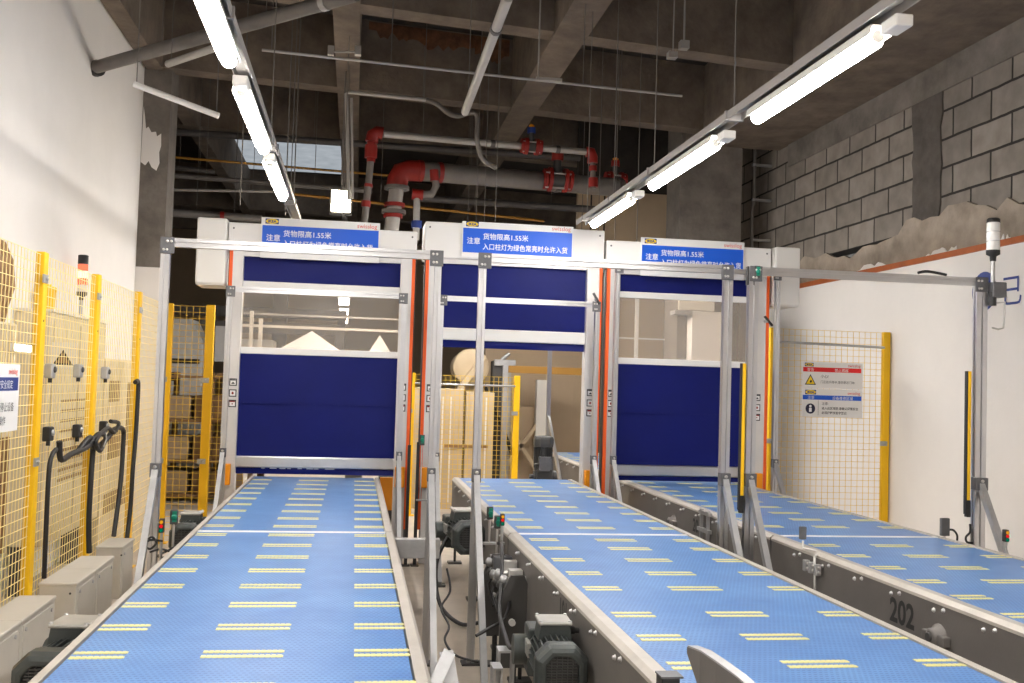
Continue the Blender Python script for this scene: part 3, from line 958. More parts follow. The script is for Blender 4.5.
# ------------------------------------------------------------------ floor cabinets along the left fence
enc = (('long grey-beige steel trunking box at the bottom left edge of the floor by the fence', 5.55, 6.30, -1.84),
       ('grey-beige steel trunking box just before the first gap under the left fence', 6.31, 7.0, -1.84),
       ('grey-beige steel trunking box just past the gap beside the nearest yellow post', 7.4, 7.93, -1.815),
       ('grey-beige steel trunking box before the far step in the row along the fence', 7.94, 8.5, -1.815),
       ('farthest grey-beige steel trunking box under the black cables by the fence', 8.95, 9.42, -1.85))
for lab, y0, y1, xr in enc:
    t = thing('floor_enclosure', lab, 'enclosure', (-1.94, (y0 + y1) / 2, FL), 'steel boxes along the left fence')
    x0 = -2.05
    MB().box(x0, xr, y0, y1, FL, -0.452).build('body', 'box', t, 0.004)
    MB().box(x0 - 0.008, xr + 0.008, y0 - 0.004, y1 + 0.002, -0.452, -0.43).build('lid', 'box', t, 0.006)
    m = MB().box(xr, xr + 0.006, y0 + 0.05, y1 - 0.05, FL + 0.04, -0.475)
    do = m.build('door', 'box', t, 0.004)
    for yy in (y0 + 0.08, y1 - 0.10):
        MB().cyl((xr + 0.006, yy, -0.50), (xr + 0.014, yy, -0.50), 0.012, n=10).build('latch', 'galv', do)
    MB().lathe((x0 + 0.20, y0 - 0.001, -0.50), (0, -1, 0), [(0.008, 0), (0.008, 0.003)], 8).build('bolt', 'darkgrey', t)

# ------------------------------------------------------------------ gear motors (built lying along -y, the fan end towards the camera)
def gear_motor(label):
    t = thing('gear_motor', label, 'motor', (0, 0, 0), 'conveyor gear motors')
    b = MB().cyl((0, -0.02, 0), (0, -0.36, 0), 0.105, n=24)
    for k in range(28):
        a = 2 * math.pi * k / 28
        if -0.35 < math.cos(a) < 2:
            u = Vector((math.sin(a), 0, math.cos(a)))
            b.bar(u * 0.118 + Vector((0, -0.03, 0)), u * 0.118 + Vector((0, -0.34, 0)), 0.034, 0.007, Vector((math.cos(a), 0, -math.sin(a))))
    b.build('motor_body', 'motor', t)
    # fan cover: rounded octagon with a recessed grille
    def octa(r, c=0.42):
        return [(r, r * c), (r * c, r), (-r * c, r), (-r, r * c), (-r, -r * c), (-r * c, -r), (r * c, -r), (r, -r * c)]
    f = MB()
    secs = ((0.132, -0.33, .5), (0.140, -0.38, .5), (0.140, -0.44, .5), (0.128, -0.475, .5), (0.108, -0.485, .5))
    for (r0, ya, c0), (r1, yb, c1) in zip(secs, secs[1:]):
        o0, o1 = octa(r0, c0), octa(r1, c1)
        f.add([(x, ya, z) for x, z in o0] + [(x, yb, z) for x, z in o1], [(i, (i + 1) % 8, 8 + (i + 1) % 8, 8 + i) for i in range(8)], 0)
    f.add([(x, -0.33, z) for x, z in octa(0.132, .5)], [tuple(range(8))], 0)
    r = octa(0.108, .5)
    f.add([(x, -0.485, z) for x, z in r] + [(x * 0.78, -0.485, z * 0.78) for x, z in r] + [(x * 0.78, -0.46, z * 0.78) for x, z in r],
          [(i, (i + 1) % 8, 8 + (i + 1) % 8, 8 + i) for i in range(8)] + [(8 + i, 8 + (i + 1) % 8, 16 + (i + 1) % 8, 16 + i) for i in range(8)], 0)
    fo = f.build('fan_cover', 'motor', t, 0.008)
    g = MB().add([(x * 0.78, -0.461, z * 0.78) for x, z in r], [tuple(range(8))], 1)
    for k in range(-5, 6):
        g.box(-0.08, 0.08, -0.478, -0.462, k * 0.014 - 0.0028, k * 0.014 + 0.0028, 0)
        if k % 2 == 0: g.box(k * 0.014 - 0.002, k * 0.014 + 0.002, -0.476, -0.464, -0.08, 0.08, 0)
    g.build('grille', ['darkgrey', 'black'], fo)
    x = MB().prism([(-0.095, 0.09), (0.095, 0.09), (0.08, 0.18), (-0.08, 0.18)], (0, -0.19, 0), X3, Z3, (0, 0.19, 0))
    xo = x.build('terminal_box', 'motor', t, 0.012)
    MB().box(-0.092, 0.092, -0.20, 0.01, 0.18, 0.20).build('terminal_lid', 'motorlid', xo, 0.008)
    for sx in (-1, 1):
        for yy in (-0.185, -0.005):
            MB().lathe((sx * 0.08, yy, 0.197), (0, 0, 1), [(0.011, 0), (0.011, 0.008), (0.005, 0.011)], 8).build('screw', 'galv', xo)
    for zz in (0.13,):
        MB().lathe((0.092, -0.08, zz), (1, 0, 0), [(0.022, 0), (0.022, 0.03), (0.016, 0.034), (0.016, 0.055)], 8).build('cable_gland', 'darkgrey', xo)
    q = MB().box(-0.125, 0.105, -0.01, 0.20, -0.15, 0.12)
    q.cyl((0, -0.03, 0), (0, 0.0, 0), 0.13, n=20)
    q.cyl((-0.20, 0.10, -0.02), (0.13, 0.10, -0.02), 0.085, n=20)
    q.cyl((0.10, 0.10, -0.02), (0.19, 0.10, -0.02), 0.03, n=12)
    q.build('gearbox', 'motor', t, 0.014)
    MB().box(-0.14, -0.118, -0.10, 0.04, -0.02, 0.06).build('name_plate', 'motorlid', t, 0.004)
    return t


gm = place(gear_motor('large grey-green gear motor with ribbed body and grille at the bottom centre'), (0.94, 4.74, -0.222), (0, 0, -0.05), 0.82)
mats_done = dup(gm, 'grey-green gear motor standing between the left and middle belts near the doors', (0.905, 8.55, -0.215), (0, 0, 0.08), scale=0.95)
dup(gm, 'grey-green gear motor by the far left belt edge beside the low gate', (-1.145, 7.95, -0.16), (0, 0, 0.0), scale=0.8)
dup(gm, 'large dark gear motor cut off at the bottom left corner', (-1.24, 5.22, -0.36), (0, 0, -0.10), scale=1.0)
um = dup(gm, 'black upright gear motor with a lid plate behind the middle belt', (2.13, 11.45, 0.06), (math.radians(-90), 0, math.radians(180)), scale=0.78)
for o in [c for c in bpy.data.objects if c.parent == um or (c.parent and c.parent.parent == um)]:   # this one is painted black
    o.data = o.data.copy()
    for i_, m_ in enumerate(o.data.materials):
        o.data.materials[i_] = M['bracket' if m_.name.startswith('motor_lid') else 'darkgrey']
sp = thing('motor_stand', 'dark steel stand under the upright black motor behind the middle belt', 'stand', (2.13, 11.45, FL))
MB().box(2.02, 2.24, 11.35, 11.60, FL, -0.14).build('pedestal', 'darkgrey', sp, 0.01)
MB().box(2.0, 2.34, 11.28, 11.64, -0.14, -0.10).build('mounting_plate', 'darkgrey', sp)

# motor cables
def cable(name, label, pts, r, mt='black', cat='cable', group=None, steps=6):
    pts = [Vector(p) for p in pts]
    out = []
    n = len(pts)
    for i in range(n - 1):
        p0, p1, p2, p3 = pts[max(i - 1, 0)], pts[i], pts[i + 1], pts[min(i + 2, n - 1)]
        for k in range(steps):
            s = k / steps
            out.append(0.5 * ((2 * p1) + (p2 - p0) * s + (2 * p0 - 5 * p1 + 4 * p2 - p3) * s * s + (3 * p1 - p0 - 3 * p2 + p3) * s ** 3))
    out.append(pts[-1])
    return tag(MB().tube(out, r, 8).build(name, mt), label, cat, group)


CG = 'black cables between the left and middle belts'
cable('motor_cable', 'black cable looping from the middle motor by the doors down to the floor', [(0.80, 8.45, -0.25), (0.70, 8.3, -0.45), (0.72, 8.1, -0.72), (0.86, 7.9, -0.83), (1.0, 7.8, -0.80)], 0.016, group=CG)
cable('motor_cable', 'black cable curving up behind the big bottom centre motor', [(0.89, 4.85, -0.15), (0.84, 5.2, -0.33), (0.86, 5.6, -0.36), (0.87, 5.9, -0.30), (0.92, 6.2, -0.16), (0.96, 6.5, -0.02), (0.98, 6.8, -0.05)], 0.012, group=CG)
cable('motor_cable', 'thin black cable reaching left across the floor gap at knee height', [(0.72, 5.75, -0.40), (0.80, 5.8, -0.37), (0.90, 5.9, -0.34), (0.96, 6.1, -0.28)], 0.010, group=CG)
cable('floor_cable', 'thin tangled black cable hanging beside the middle gate post', [(0.72, 7.6, -0.36), (0.74, 7.5, -0.5), (0.66, 7.3, -0.58), (0.70, 7.1, -0.66), (0.66, 6.95, -0.72), (0.72, 6.8, -0.78), (0.86, 6.7, -0.80)], 0.008, group=CG)

# ------------------------------------------------------------------ black cables and switches on the left fence
CF = 'black cables clipped to the left fence'
cx = FX + 0.075
cable('power_cable', 'black cable dropping along the right side of the nearest yellow post', [(cx, 7.55, 0.46), (cx, 7.45, 0.42), (cx, 7.40, 0.30), (cx, 7.40, -0.10), (cx, 7.41, -0.40)], 0.016, group=CF)
cable('power_cable', 'thick black cable falling from the bundle beside the second yellow post', [(cx, 7.62, 0.51), (cx, 7.68, 0.38), (cx, 7.95, 0.40), (cx + .02, 8.2, 0.42), (cx + .02, 8.5, 0.45), (cx, 8.58, 0.40), (cx, 8.56, 0.2), (cx, 8.55, -0.15), (cx + 0.01, 8.57, -0.42)], 0.021, group=CF)
cable('power_cable', 'black cable bundle arching right and dropping to the farthest floor box', [(cx, 8.1, 0.40), (cx + .03, 8.35, 0.50), (cx + .01, 8.6, 0.40), (cx + .03, 8.9, 0.46), (cx, 9.3, 0.52), (cx, 9.62, 0.50), (cx, 9.66, 0.35), (cx, 9.62, 0.0), (cx, 9.45, -0.42)], 0.021, group=CF)
cable('power_cable', 'black cable running down the left side of the third yellow post', [(cx, 10.05, 0.92), (cx, 10.16, 0.93), (cx, 10.2, 0.85), (cx, 10.18, 0.4), (cx, 10.12, 0.1), (cx, 10.08, -0.3), (cx, 9.9, -0.75)], 0.021, group=CF)
cable('power_cable', 'tangled black cable coil tied around the second yellow post', [(cx + .02, 8.3, 0.42), (cx + .05, 8.5, 0.52), (cx + .05, 8.75, 0.48), (cx + .05, 8.6, 0.38), (cx + .06, 8.4, 0.47), (cx + .05, 8.8, 0.55), (cx + .04, 9.1, 0.50), (cx + .03, 9.3, 0.57), (cx + .04, 8.95, 0.60)], 0.017, group=CF)
m = MB().tube([(cx + 0.06, 8.66, 0.40), (cx + 0.075, 8.68, 0.47), (cx + 0.06, 8.70, 0.54)], 0.006, 6)
tag(m.build('cable_tie', 'pipelight'), 'pale tie around the cable coil on the second yellow post', 'cable tie')
SWG = 'switch boxes on the left fence'
SX = FX + 0.05
for nm, lab, px, py, dk in (('switch_box', 'grey switch box right of the nearest yellow post', 52, 371, 0), ('switch_box', 'grey switch box left of the second yellow post', 80, 371, 0),
                            ('switch_box', 'grey switch box right of the second yellow post', 107, 373, 0), ('plug_socket', 'black socket box above the cable by the nearest yellow post', 50, 434, 1),
                            ('plug_socket', 'black socket box left of the second yellow post', 79, 431, 1), ('plug_socket', 'black socket box right of the second yellow post', 105, 427, 1)):
    y, z = atx(px, py, SX).y, atx(px, py, SX).z
    t = thing(nm, lab, 'switch', (FX + 0.04, y, z), SWG)
    MB().box(FX + 0.01, FX + 0.065, y - 0.045, y + 0.045, z - 0.05, z + 0.05).build('housing', 'black' if dk else 'galv', t, 0.01)
    MB().lathe((FX + 0.065, y, z + 0.01), (1, 0, 0), [(0.022, 0), (0.022, 0.008), (0.014, 0.014)], 14).build('dial', 'darkgrey' if not dk else 'galv', t)
    MB().cyl((FX + 0.04, y, z - 0.05), (FX + 0.04, y, z - 0.08), 0.014, n=10).build('gland', 'black', t)

# ------------------------------------------------------------------ machines behind the left fence
t = thing('machine_cabinet', 'tall cream machine cabinet with a warning triangle behind the left fence', 'cabinet', (-2.75, 9.85, FL), 'cream machines behind the left fence')
MB().box(-2.79, -2.5, 9.0, 10.9, -0.45, 1.49).build('body', 'cream', t, 0.015)
MB().box(-2.79, -2.48, 8.98, 10.92, 1.49, 1.515).build('top_plate', 'creamwhite', t, 0.004)
for yy in (9.1, 10.65):
    MB().box(-2.76, -2.6, yy - 0.05, yy + 0.05, FL, -0.45).build('leg', 'darkgrey', t)
MB().box(-2.498, -2.488, 9.08, 9.85, -0.38, 1.42).build('door', 'cream', t, 0.003)
MB().box(-2.498, -2.488, 9.90, 10.68, -0.38, 1.42).build('door', 'cream', t, 0.003)
MB().box(-2.5, -2.29, 9.0, 9.02, 1.02, 1.24).build('sign_plate', 'creamwhite', t, 0.003)
m = MB().prism([(-0.08, 0), (0.08, 0), (0, 0.125)], (-2.395, 8.998, 1.055), X3, Z3, (0, -0.002, 0), 0)
m.prism([(-0.055, 0.014), (0.055, 0.014), (0, 0.10)], (-2.395, 8.9955, 1.055), X3, Z3, (0, -0.002, 0), 1)
m.build('warning_triangle', ['print_black', 'brownmach'], t)
m = MB()
for k in range(9): m.box(-2.487, -2.483, 9.35, 10.4, 0.05 + k * 0.085, 0.075 + k * 0.085)
m.build('louvre', 'brownmach', t)
t = thing('machine_cabinet', 'low cream machine cabinet with brown openings behind the third yellow post', 'cabinet', (-2.75, 11.7, FL), 'cream machines behind the left fence')
MB().box(-2.79, -2.5, 10.95, 12.6, FL, 1.15).build('body', 'cream', t, 0.015)
for y0, y1, z0, z1 in ((11.15, 11.6, 0.70, 0.92), (11.2, 11.75, 0.10, 0.42), (12.0, 12.4, 0.2, 0.9), (11.1, 12.3, -0.45, -0.25)):
    m = MB().box(-2.499, -2.49, y0, y1, z0, z1)
    m.build('opening', 'brownmach', t, 0.003)
t = thing('ribbed_cabinet', 'cream cabinet with vertical ribs and curved brown slats at the left edge', 'cabinet', (-2.75, 6.9, FL), 'cream machines behind the left fence')
MB().box(-2.79, -2.55, 5.2, 8.3, -0.40, 1.35).build('body', 'cream', t, 0.01)
m = MB()
for k in range(52): m.box(-2.55, -2.535, 5.25 + k * 0.058, 5.272 + k * 0.058, 0.55, 1.33)
m.build('rib_panel', 'cream', t)
m = MB()
for k in range(35):                                            # bent slats of the guard on top
    y = 5.3 + k * 0.085
    pts = [(-2.77, y, 1.36), (-2.77, y, 1.75), (-2.76, y, 1.92), (-2.71, y, 1.99), (-2.64, y, 1.95), (-2.58, y, 1.82), (-2.56, y, 1.62), (-2.60, y, 1.48), (-2.62, y, 1.36)]
    m.tube(pts, 0.017, 6)
m.build('slat_guard', 'brownmach', t)
MB().box(-2.78, -2.62, 5.25, 8.2, 1.36, 1.50).build('guard_core', 'brownmach', t)
m = MB()
for k in range(30): m.box(-2.555, -2.53, 5.25 + k * 0.1, 5.30 + k * 0.1, -0.36, 0.50)
m.build('dark_grating', 'brownmach', t)
for yy in (5.5, 8.1):
    MB().box(-2.76, -2.65, yy - 0.05, yy + 0.05, FL, -0.40).build('leg', 'darkgrey', t)
for yy, zz, c in ((7.0, 0.36, 'red'), (7.05, 0.17, 'yellowprint')):
    m = MB().lathe((-2.528, yy, zz), (1, 0, 0), [(0.05, 0), (0.05, 0.03), (0.03, 0.045)], 12) if c == 'red' else MB().prism([(-0.09, -0.07), (0.09, -0.07), (0, 0.09)], (-2.529, yy, zz), Y3, Z3, (0.004, 0, 0))
    m.build('stop_button' if c == 'red' else 'hazard_label', c, t)
t = thing('glare_strip', 'small glowing strip imitating a reflection above the notice board on the left fence', 'lamp', (-2.5, 8.0, 1.1))  # glowing strip stands in for a small reflection of light
ya, yb, zl = atx(15, 348, -2.5).y, atx(33, 349, -2.5).y, atx(24, 348.5, -2.5).z
MB().box(-2.53, -2.50, ya - 0.02, yb + 0.02, zl - 0.025, zl + 0.03).build('housing', 'white', t)
MB().box(-2.50, -2.49, ya, yb, zl - 0.02, zl + 0.02).build('glow_face', 'fartube', t)
t = thing('yellow_canister', 'small yellow canister standing on the cream cabinet behind the fence', 'canister', (-2.66, 9.45, 1.515))
MB().lathe((-2.66, 9.45, 1.515), Z3, [(0.05, 0), (0.055, 0.02), (0.06, 0.17), (0.066, 0.175), (0.066, 0.21), (0.05, 0.22)], 16).build('body', 'yellow', t)
MB().lathe((-2.66, 9.45, 1.735), Z3, [(0.02, 0), (0.02, 0.02)], 10).build('cap', 'yellow', t)


def stack_light(label, p, segs, pole, lit, r):
    t = thing('stack_light', label, 'signal light', p, 'stack lights')
    x, y, z = p
    MB().cyl((x, y, z), (x, y, z + pole), r * 0.33, n=12).build('pole', 'galv', t)
    z0 = z + pole
    MB().lathe((x, y, z0), Z3, [(r * 0.45, -0.05), (r * 0.5, -0.015), (r * 1.05, 0.0), (r * 1.05, 0.03)], 20).build('base', 'black', t)
    z0 += 0.03
    for k, mt_ in enumerate(segs):
        MB().lathe((x, y, z0), Z3, [(r * 0.93, 0), (r, 0.004), (r, 0.062), (r * 0.93, 0.066)], 22).build('lens', mt_, t)
        z0 += 0.068
        if k < len(segs) - 1: MB().cyl((x, y, z0 - 0.003), (x, y, z0 + 0.002), r * 0.98, n=22).build('seam_ring', 'galv', t)
    MB().lathe((x, y, z0), Z3, [(r, 0), (r, 0.022 if not lit else 0.085), (r * 0.8, 0.030 if not lit else 0.09)], 20).build('cap', 'black', t)
    return t


stack_light('stack light with a lit red lens behind the left yellow fence', (-2.66, atx(80.5, 318, -2.66).y, 1.515), ('creamwhite', 'beacon', 'beaconhot', 'beacon'), 0.235, True, 0.048)
stack_light('unlit white stack light on top of the right gate post', (4.56, 6.85, 1.80), ('offwhite', 'white', 'offwhite'), 0.255, False, 0.046)
t = thing('bracket_box', 'dark grey box with a bent handle under the right stack light', 'junction box', (4.58, 6.83, 1.73))
MB().box(4.535, 4.64, 6.80, 6.88, 1.74, 1.85).build('housing', 'bracket', t, 0.006)
MB().tube([(4.575, 6.84, 1.70), (4.65, 6.84, 1.71), (4.648, 6.84, 1.62), (4.64, 6.84, 1.52), (4.60, 6.84, 1.51), (4.55, 6.84, 1.52)], 0.007, 8).build('handle', 'steel', t)
MB().cyl((4.55, 6.84, 1.68), (4.55, 6.84, 1.78), 0.03, n=12).build('collar', 'black', t)
cable('sensor_lead', 'short black and white lead lying on the right gate crossbar', [(3.98, 6.86, 1.895), (4.04, 6.86, 1.908), (4.12, 6.86, 1.902), (4.20, 6.86, 1.89)], 0.010)

# ------------------------------------------------------------------ light rows
def tube_light(label, x, y0, y1, z, group='tube lights hung in two rows'):
    t = thing('tube_light', label, 'ceiling light', (x, (y0 + y1) / 2, z), group)
    # housing over the tube: an upside-down tray
    h = MB()
    h.prism([(-0.056, -0.006), (-0.045, 0.042), (0.045, 0.042), (0.056, -0.006), (0.052, -0.006), (0.041, 0.038), (-0.041, 0.038), (-0.052, -0.006)], (x, y0 - 0.05, z + 0.015), X3, Z3, (0, y1 - y0 + 0.1, 0))
    h.build('housing', 'offwhite', t)
    MB().cyl((x, y0, z), (x, y1, z), 0.040, n=16).build('tube', 'tube', t)
    for ya, yb in ((y0 - 0.03, y0), (y1, y1 + 0.03)):
        MB().cyl((x, ya, z + 0.01), (x, yb, z + 0.01), 0.030, n=14).build('end_cap', 'offwhite', t)
    MB().box(x - 0.03, x + 0.055, y0 - 0.24, y0 - 0.10, z - 0.01, z + 0.045).build('connector_box', 'offwhite', t, 0.008)
    return t


ZL = 2.65
LXs, RXs = -0.71, 2.335
for x, rows in ((LXs, ((4.03, 5.49, 'tube light hung nearest the camera in the left row'), (6.13, 7.57, 'second tube light of the left row, ending over the left belt'),
                       (8.13, 9.54, 'last short-looking tube light of the left row above the left door sign'))),
                (RXs, ((4.42, 5.84, 'tube light hung nearest the camera in the right row beside the block wall'), (6.57, 8.03, 'middle tube light of the right row'),
                       (8.70, 10.1, 'last tube light of the right row just above the half open door')))):
    for y0, y1, lab in rows: tube_light(lab, x, y0, y1, ZL)
    for y0 in (2.0, -0.1, -2.2, -4.3):                          # the rows go on behind the camera
        tube_light('tube light continuing the %s row overhead behind the camera' % ('left' if x < 0 else 'right'), x, y0, y0 + 1.47, ZL)
    side = 'left' if x < 0 else 'right'
    t = thing('light_track', 'grey steel track carrying the %s row of tube lights' % side, 'light track', (x, 3.0, ZL + 0.09), 'light tracks')
    tr = MB()
    dx = 0.02 if x < 0 else -0.03
    tr.prism([(-0.05, 0), (-0.05, 0.05), (0.05, 0.05), (0.05, 0), (0.044, 0), (0.044, 0.044), (-0.044, 0.044), (-0.044, 0)], (x + dx, -5.8, ZL + 0.06), X3, Z3, (0, 17.6 if x < 0 else 16.4, 0))
    tr.build('channel', 'track', t)
    for y in ((5.0, 7.9, 10.3) if x < 0 else (3.0, 6.15, 7.9, 9.2, 10.3)):
        MB().cyl((x + dx, y, ZL + 0.105), (x + dx, y, 5.92), 0.0045, n=6).build('hanger_rod', 'pipe', t)
        MB().box(x + dx - 0.06, x + dx + 0.06, y - 0.012, y + 0.012, ZL + 0.055, ZL + 0.115).build('hanger_clip', 'track', t)
t = thing('flood_lamp', 'bright lit work lamp glaring above the left door header', 'lamp', tuple(at(341, 213, 13.0)))
p = at(341, 201, 13.0)
MB().box(p.x - 0.115, p.x + 0.115, p.y - 0.01, p.y, p.z - 0.135, p.z + 0.13).build('lens', 'flood', t)
MB().box(p.x - 0.14, p.x + 0.14, p.y, p.y + 0.12, p.z - 0.17, p.z + 0.15).build('housing', 'darkgrey', t, 0.01)
MB().cyl((p.x, p.y + 0.06, p.z + 0.15), (p.x, p.y + 0.06, 4.95), 0.012, n=8).build('drop_rod', 'pipe', t)
for x, yy in ((-0.2, (11.5, 13.6)), (1.55, (11.6, 13.6)), (3.25, (11.6, 13.6))):
    for y0 in yy:                                                # unseen tubes added to brighten the hall, kept behind the headers
        hl = tube_light('added unseen tube light brightening the hall beyond the %s door, %s of two' % ({-0.2: 'left', 1.55: 'middle', 3.25: 'third'}[x], 'nearer' if y0 < 12 else 'farther'), x, y0, y0 + 1.47, ZL, 'added tube lights beyond the doors')
        for yy in (y0 + 0.2, y0 + 1.27):
            MB().cyl((x, yy, ZL + 0.04), (x, yy, 5.92), 0.005, n=6).build('hanger_rod', 'pipe', hl)
for k, (px, py, Y) in enumerate(((343, 289, 18.5), (344, 302, 21.5), (344, 312, 25.0), (344, 321, 29.0))):
    p = at(px, py, Y)
    t = thing('hall_light', 'small lit lamp seen through the left door window, %s' % ('topmost of its column', 'second in its column', 'third in its column', 'lowest of its column')[k], 'ceiling light', tuple(p), 'lights in the hall beyond the doors')
    MB().cyl((p.x - 0.10, p.y, p.z), (p.x + 0.10, p.y, p.z), 0.07, n=12).build('tube', 'fartube', t)
    MB().box(p.x - 0.13, p.x + 0.13, p.y - 0.09, p.y + 0.09, p.z + 0.08, p.z + 0.12).build('housing', 'white', t)
    MB().cyl((p.x, p.y, p.z + 0.11), (p.x, p.y, 4.9), 0.008, n=6).build('drop_rod', 'pipe', t)

# ------------------------------------------------------------------ pipes and conduits under the roof
def pipe(name, label, pts, r, mt='pipe', cat='pipe', group='pipes under the dark roof', rods=(), collars=(), top=5.9):
    t = thing(name, label, cat, tuple(pts[0]), group)
    MB().tube(pts, r, 12).build('run', mt, t)
    for p in rods:
        p = Vector(p)
        MB().cyl(p, (p.x, p.y, top), 0.0045, n=6).build('hanger_rod', 'pipe', t)
    for p, d, rr, mm in collars:
        p, d = Vector(p), Vector(d).normalized()
        MB().cyl(p - d * 0.03, p + d * 0.03, rr, n=14).build('collar', mm, t)
    return t


pa, pb = Vector((-2.8, 11.1, atx(92, 67, -2.8).z)), at(356, -6, 8.8)
pipe('drain_pipe', 'thick grey pipe slanting across from the left wall to the top edge', [pa, pb], 0.066, 'pipe',
     collars=((pa + Vector((0.04, 0, 0)), pb - pa, 0.085, 'black'), (pa + (pb - pa) * 0.55, pb - pa, 0.072, 'pipelight'), (pa + (pb - pa) * 0.9, pb - pa, 0.072, 'pipelight')),
     rods=(pa + (pb - pa) * 0.30, pa + (pb - pa) * 0.7))
a, c = at(168, 64, 10.2), at(238, 40, 9.0)
pipe('short_pipe', 'short pale pipe piece hung under the thick slanting pipe', [a, c], 0.035, 'pipelight', rods=(a + (c - a) * 0.05,))
a, c = at(134, 84, 8.3), at(219, 116, 8.3)
pipe('conduit', 'white conduit tube hanging alone left of the light row', [a, c], 0.024, 'white', rods=(a + (c - a) * 0.03, a + (c - a) * 0.97))
a, c = at(465, 112, 10.5), at(508, -3, 7.6)
pipe('drain_pipe', 'pale pipe running towards the camera near the top centre', [a, c], 0.042, 'pipelight',
     collars=((a + (c - a) * 0.78, c - a, 0.05, 'pipedark'),), rods=(a + (c - a) * 0.1,))
a, c = at(262, 50, 9.6), at(682, 96, 10.3)
pipe('conduit', 'long thin conduit crossing the roof from left to right', [a, a + (c - a) * 0.5, c], 0.013, 'pipelight', rods=(a + (c - a) * 0.02, a + (c - a) * 0.28, a + (c - a) * 0.53, a + (c - a) * 0.74))
pts = [at(349, 200, 12.6), at(347, 120, 12.6), at(346, 94, 12.6), at(350, 92, 12.6), at(390, 96, 12.6), at(426, 100, 12.7)]
pipe('conduit', 'grey conduit rising beside the roof beam and turning right', pts, 0.024, 'pipelight', rods=(at(423, 101, 12.7),), top=5.2)
pipe('conduit', 'second thin conduit rising beside the roof beam', [at(352.5, 198, 12.6), at(351.5, 98, 12.6)], 0.016, 'pipelight')
cable('flexible_conduit', 'grey flexible hose sagging from the conduit end at the roof centre', [at(426, 100, 12.7), at(437, 104, 12.7), at(448, 113, 12.7), at(458, 116, 12.7), at(468, 113, 12.7), at(476, 114, 12.7), at(478, 124, 12.7), at(477, 138, 12.7), at(482, 158, 12.8), at(496, 168, 12.9)], 0.032, 'pipe')
PY = 13.2
a, c = at(383, 134, PY), at(586, 152, PY + 0.6)
pipe('sprinkler_pipe', 'pale sprinkler pipe with red elbow running to the right above the doors', [a, c], 0.045, 'pipelight',
     rods=(at(423, 137, PY + .1), at(620, 130, PY + .7)), collars=((a + (c - a) * 0.85, c - a, 0.052, 'pipedark'), (a + (c - a) * 0.52, c - a, 0.052, 'pipedark')))
t = thing('pipe_elbow', 'red elbow and down pipe at the left end of the pale sprinkler pipe', 'pipe', tuple(at(372, 225, PY)), 'pipes under the dark roof')
MB().tube([at(383, 133.8, PY), at(377, 132.6, PY), at(373, 135, PY), at(371.5, 142, PY)], 0.085, 14).build('elbow', 'red', t)
MB().cyl(at(371.5, 142, PY), at(371, 162, PY), 0.055, n=14).build('neck', 'red', t)
MB().cyl(at(371.2, 145, PY), at(370.8, 158, PY), 0.08, n=14).build('coupling', 'red', t)
MB().cyl(at(370.8, 160, PY), at(364, 226, PY), 0.045, n=14).build('down_pipe', 'pipe', t)
MB().cyl(at(366.2, 201, PY), at(365.7, 207, PY), 0.06, n=14).build('coupling', 'red', t)
MB().cyl(at(368.6, 184, PY), at(368.2, 187, PY), 0.055, n=14).build('coupling', 'red', t)
BY = 14.0
a, c = at(420, 171, BY), at(622, 188, BY + 0.7)
pipe('main_pipe', 'very thick dark grey pipe with red elbow crossing behind the door signs', [a, c], 0.135, 'pipe', collars=((a, c - a, 0.15, 'red'), (a + (c - a) * 0.09, c - a, 0.145, 'red'), (a + (c - a) * 0.66, c - a, 0.145, 'pipedark'), (a + (c - a) * 0.98, c - a, 0.15, 'pipedark')))
t = thing('pipe_elbow', 'big red elbow and flanged down pipe at the left end of the thick pipe', 'pipe', tuple(at(391, 230, BY)), 'pipes under the dark roof')
MB().tube([at(420, 171, BY), at(409, 170.5, BY), at(401, 173, BY), at(397.5, 180, BY), at(397, 186, BY)], 0.145, 16).build('elbow', 'red', t)
for py, rr, mm in ((188, 0.17, 'pipe'), (205, 0.14, 'red'), (212, 0.165, 'pipe'), (216, 0.13, 'red')):
    q = at(397 - (py - 186) * 0.13, py, BY)
    MB().cyl(q - Vector((0, 0, 0.025)), q + Vector((0, 0, 0.025)), rr, n=18).build('flange', mm, t)
MB().cyl(at(397, 186, BY), at(390.5, 236, BY), 0.10, n=16).build('down_pipe', 'pipelight', t)
t = thing('branch_pipe', 'thin branch pipe with red tee and blue coupling below the thick pipe', 'pipe', tuple(at(416, 232, 13.6)), 'pipes under the dark roof')
MB().tube([at(434, 172, 13.6), at(436, 186, 13.6), at(432, 194, 13.6), at(418, 195, 13.6)], 0.05, 12).build('bend', 'pipe', t)
MB().cyl(at(412, 194, 13.6), at(423, 195, 13.6), 0.07, n=12).build('tee', 'red', t)
MB().cyl(at(434, 170, 13.6), at(434.5, 181, 13.6), 0.06, n=12).build('coupling', 'red', t)
MB().cyl(at(417, 196, 13.6), at(416, 240, 13.6), 0.045, n=12).build('down_pipe', 'pipelight', t)
MB().cyl(at(416.8, 221, 13.6), at(416.6, 228, 13.6), 0.07, n=12).build('coupling', 'blue', t)


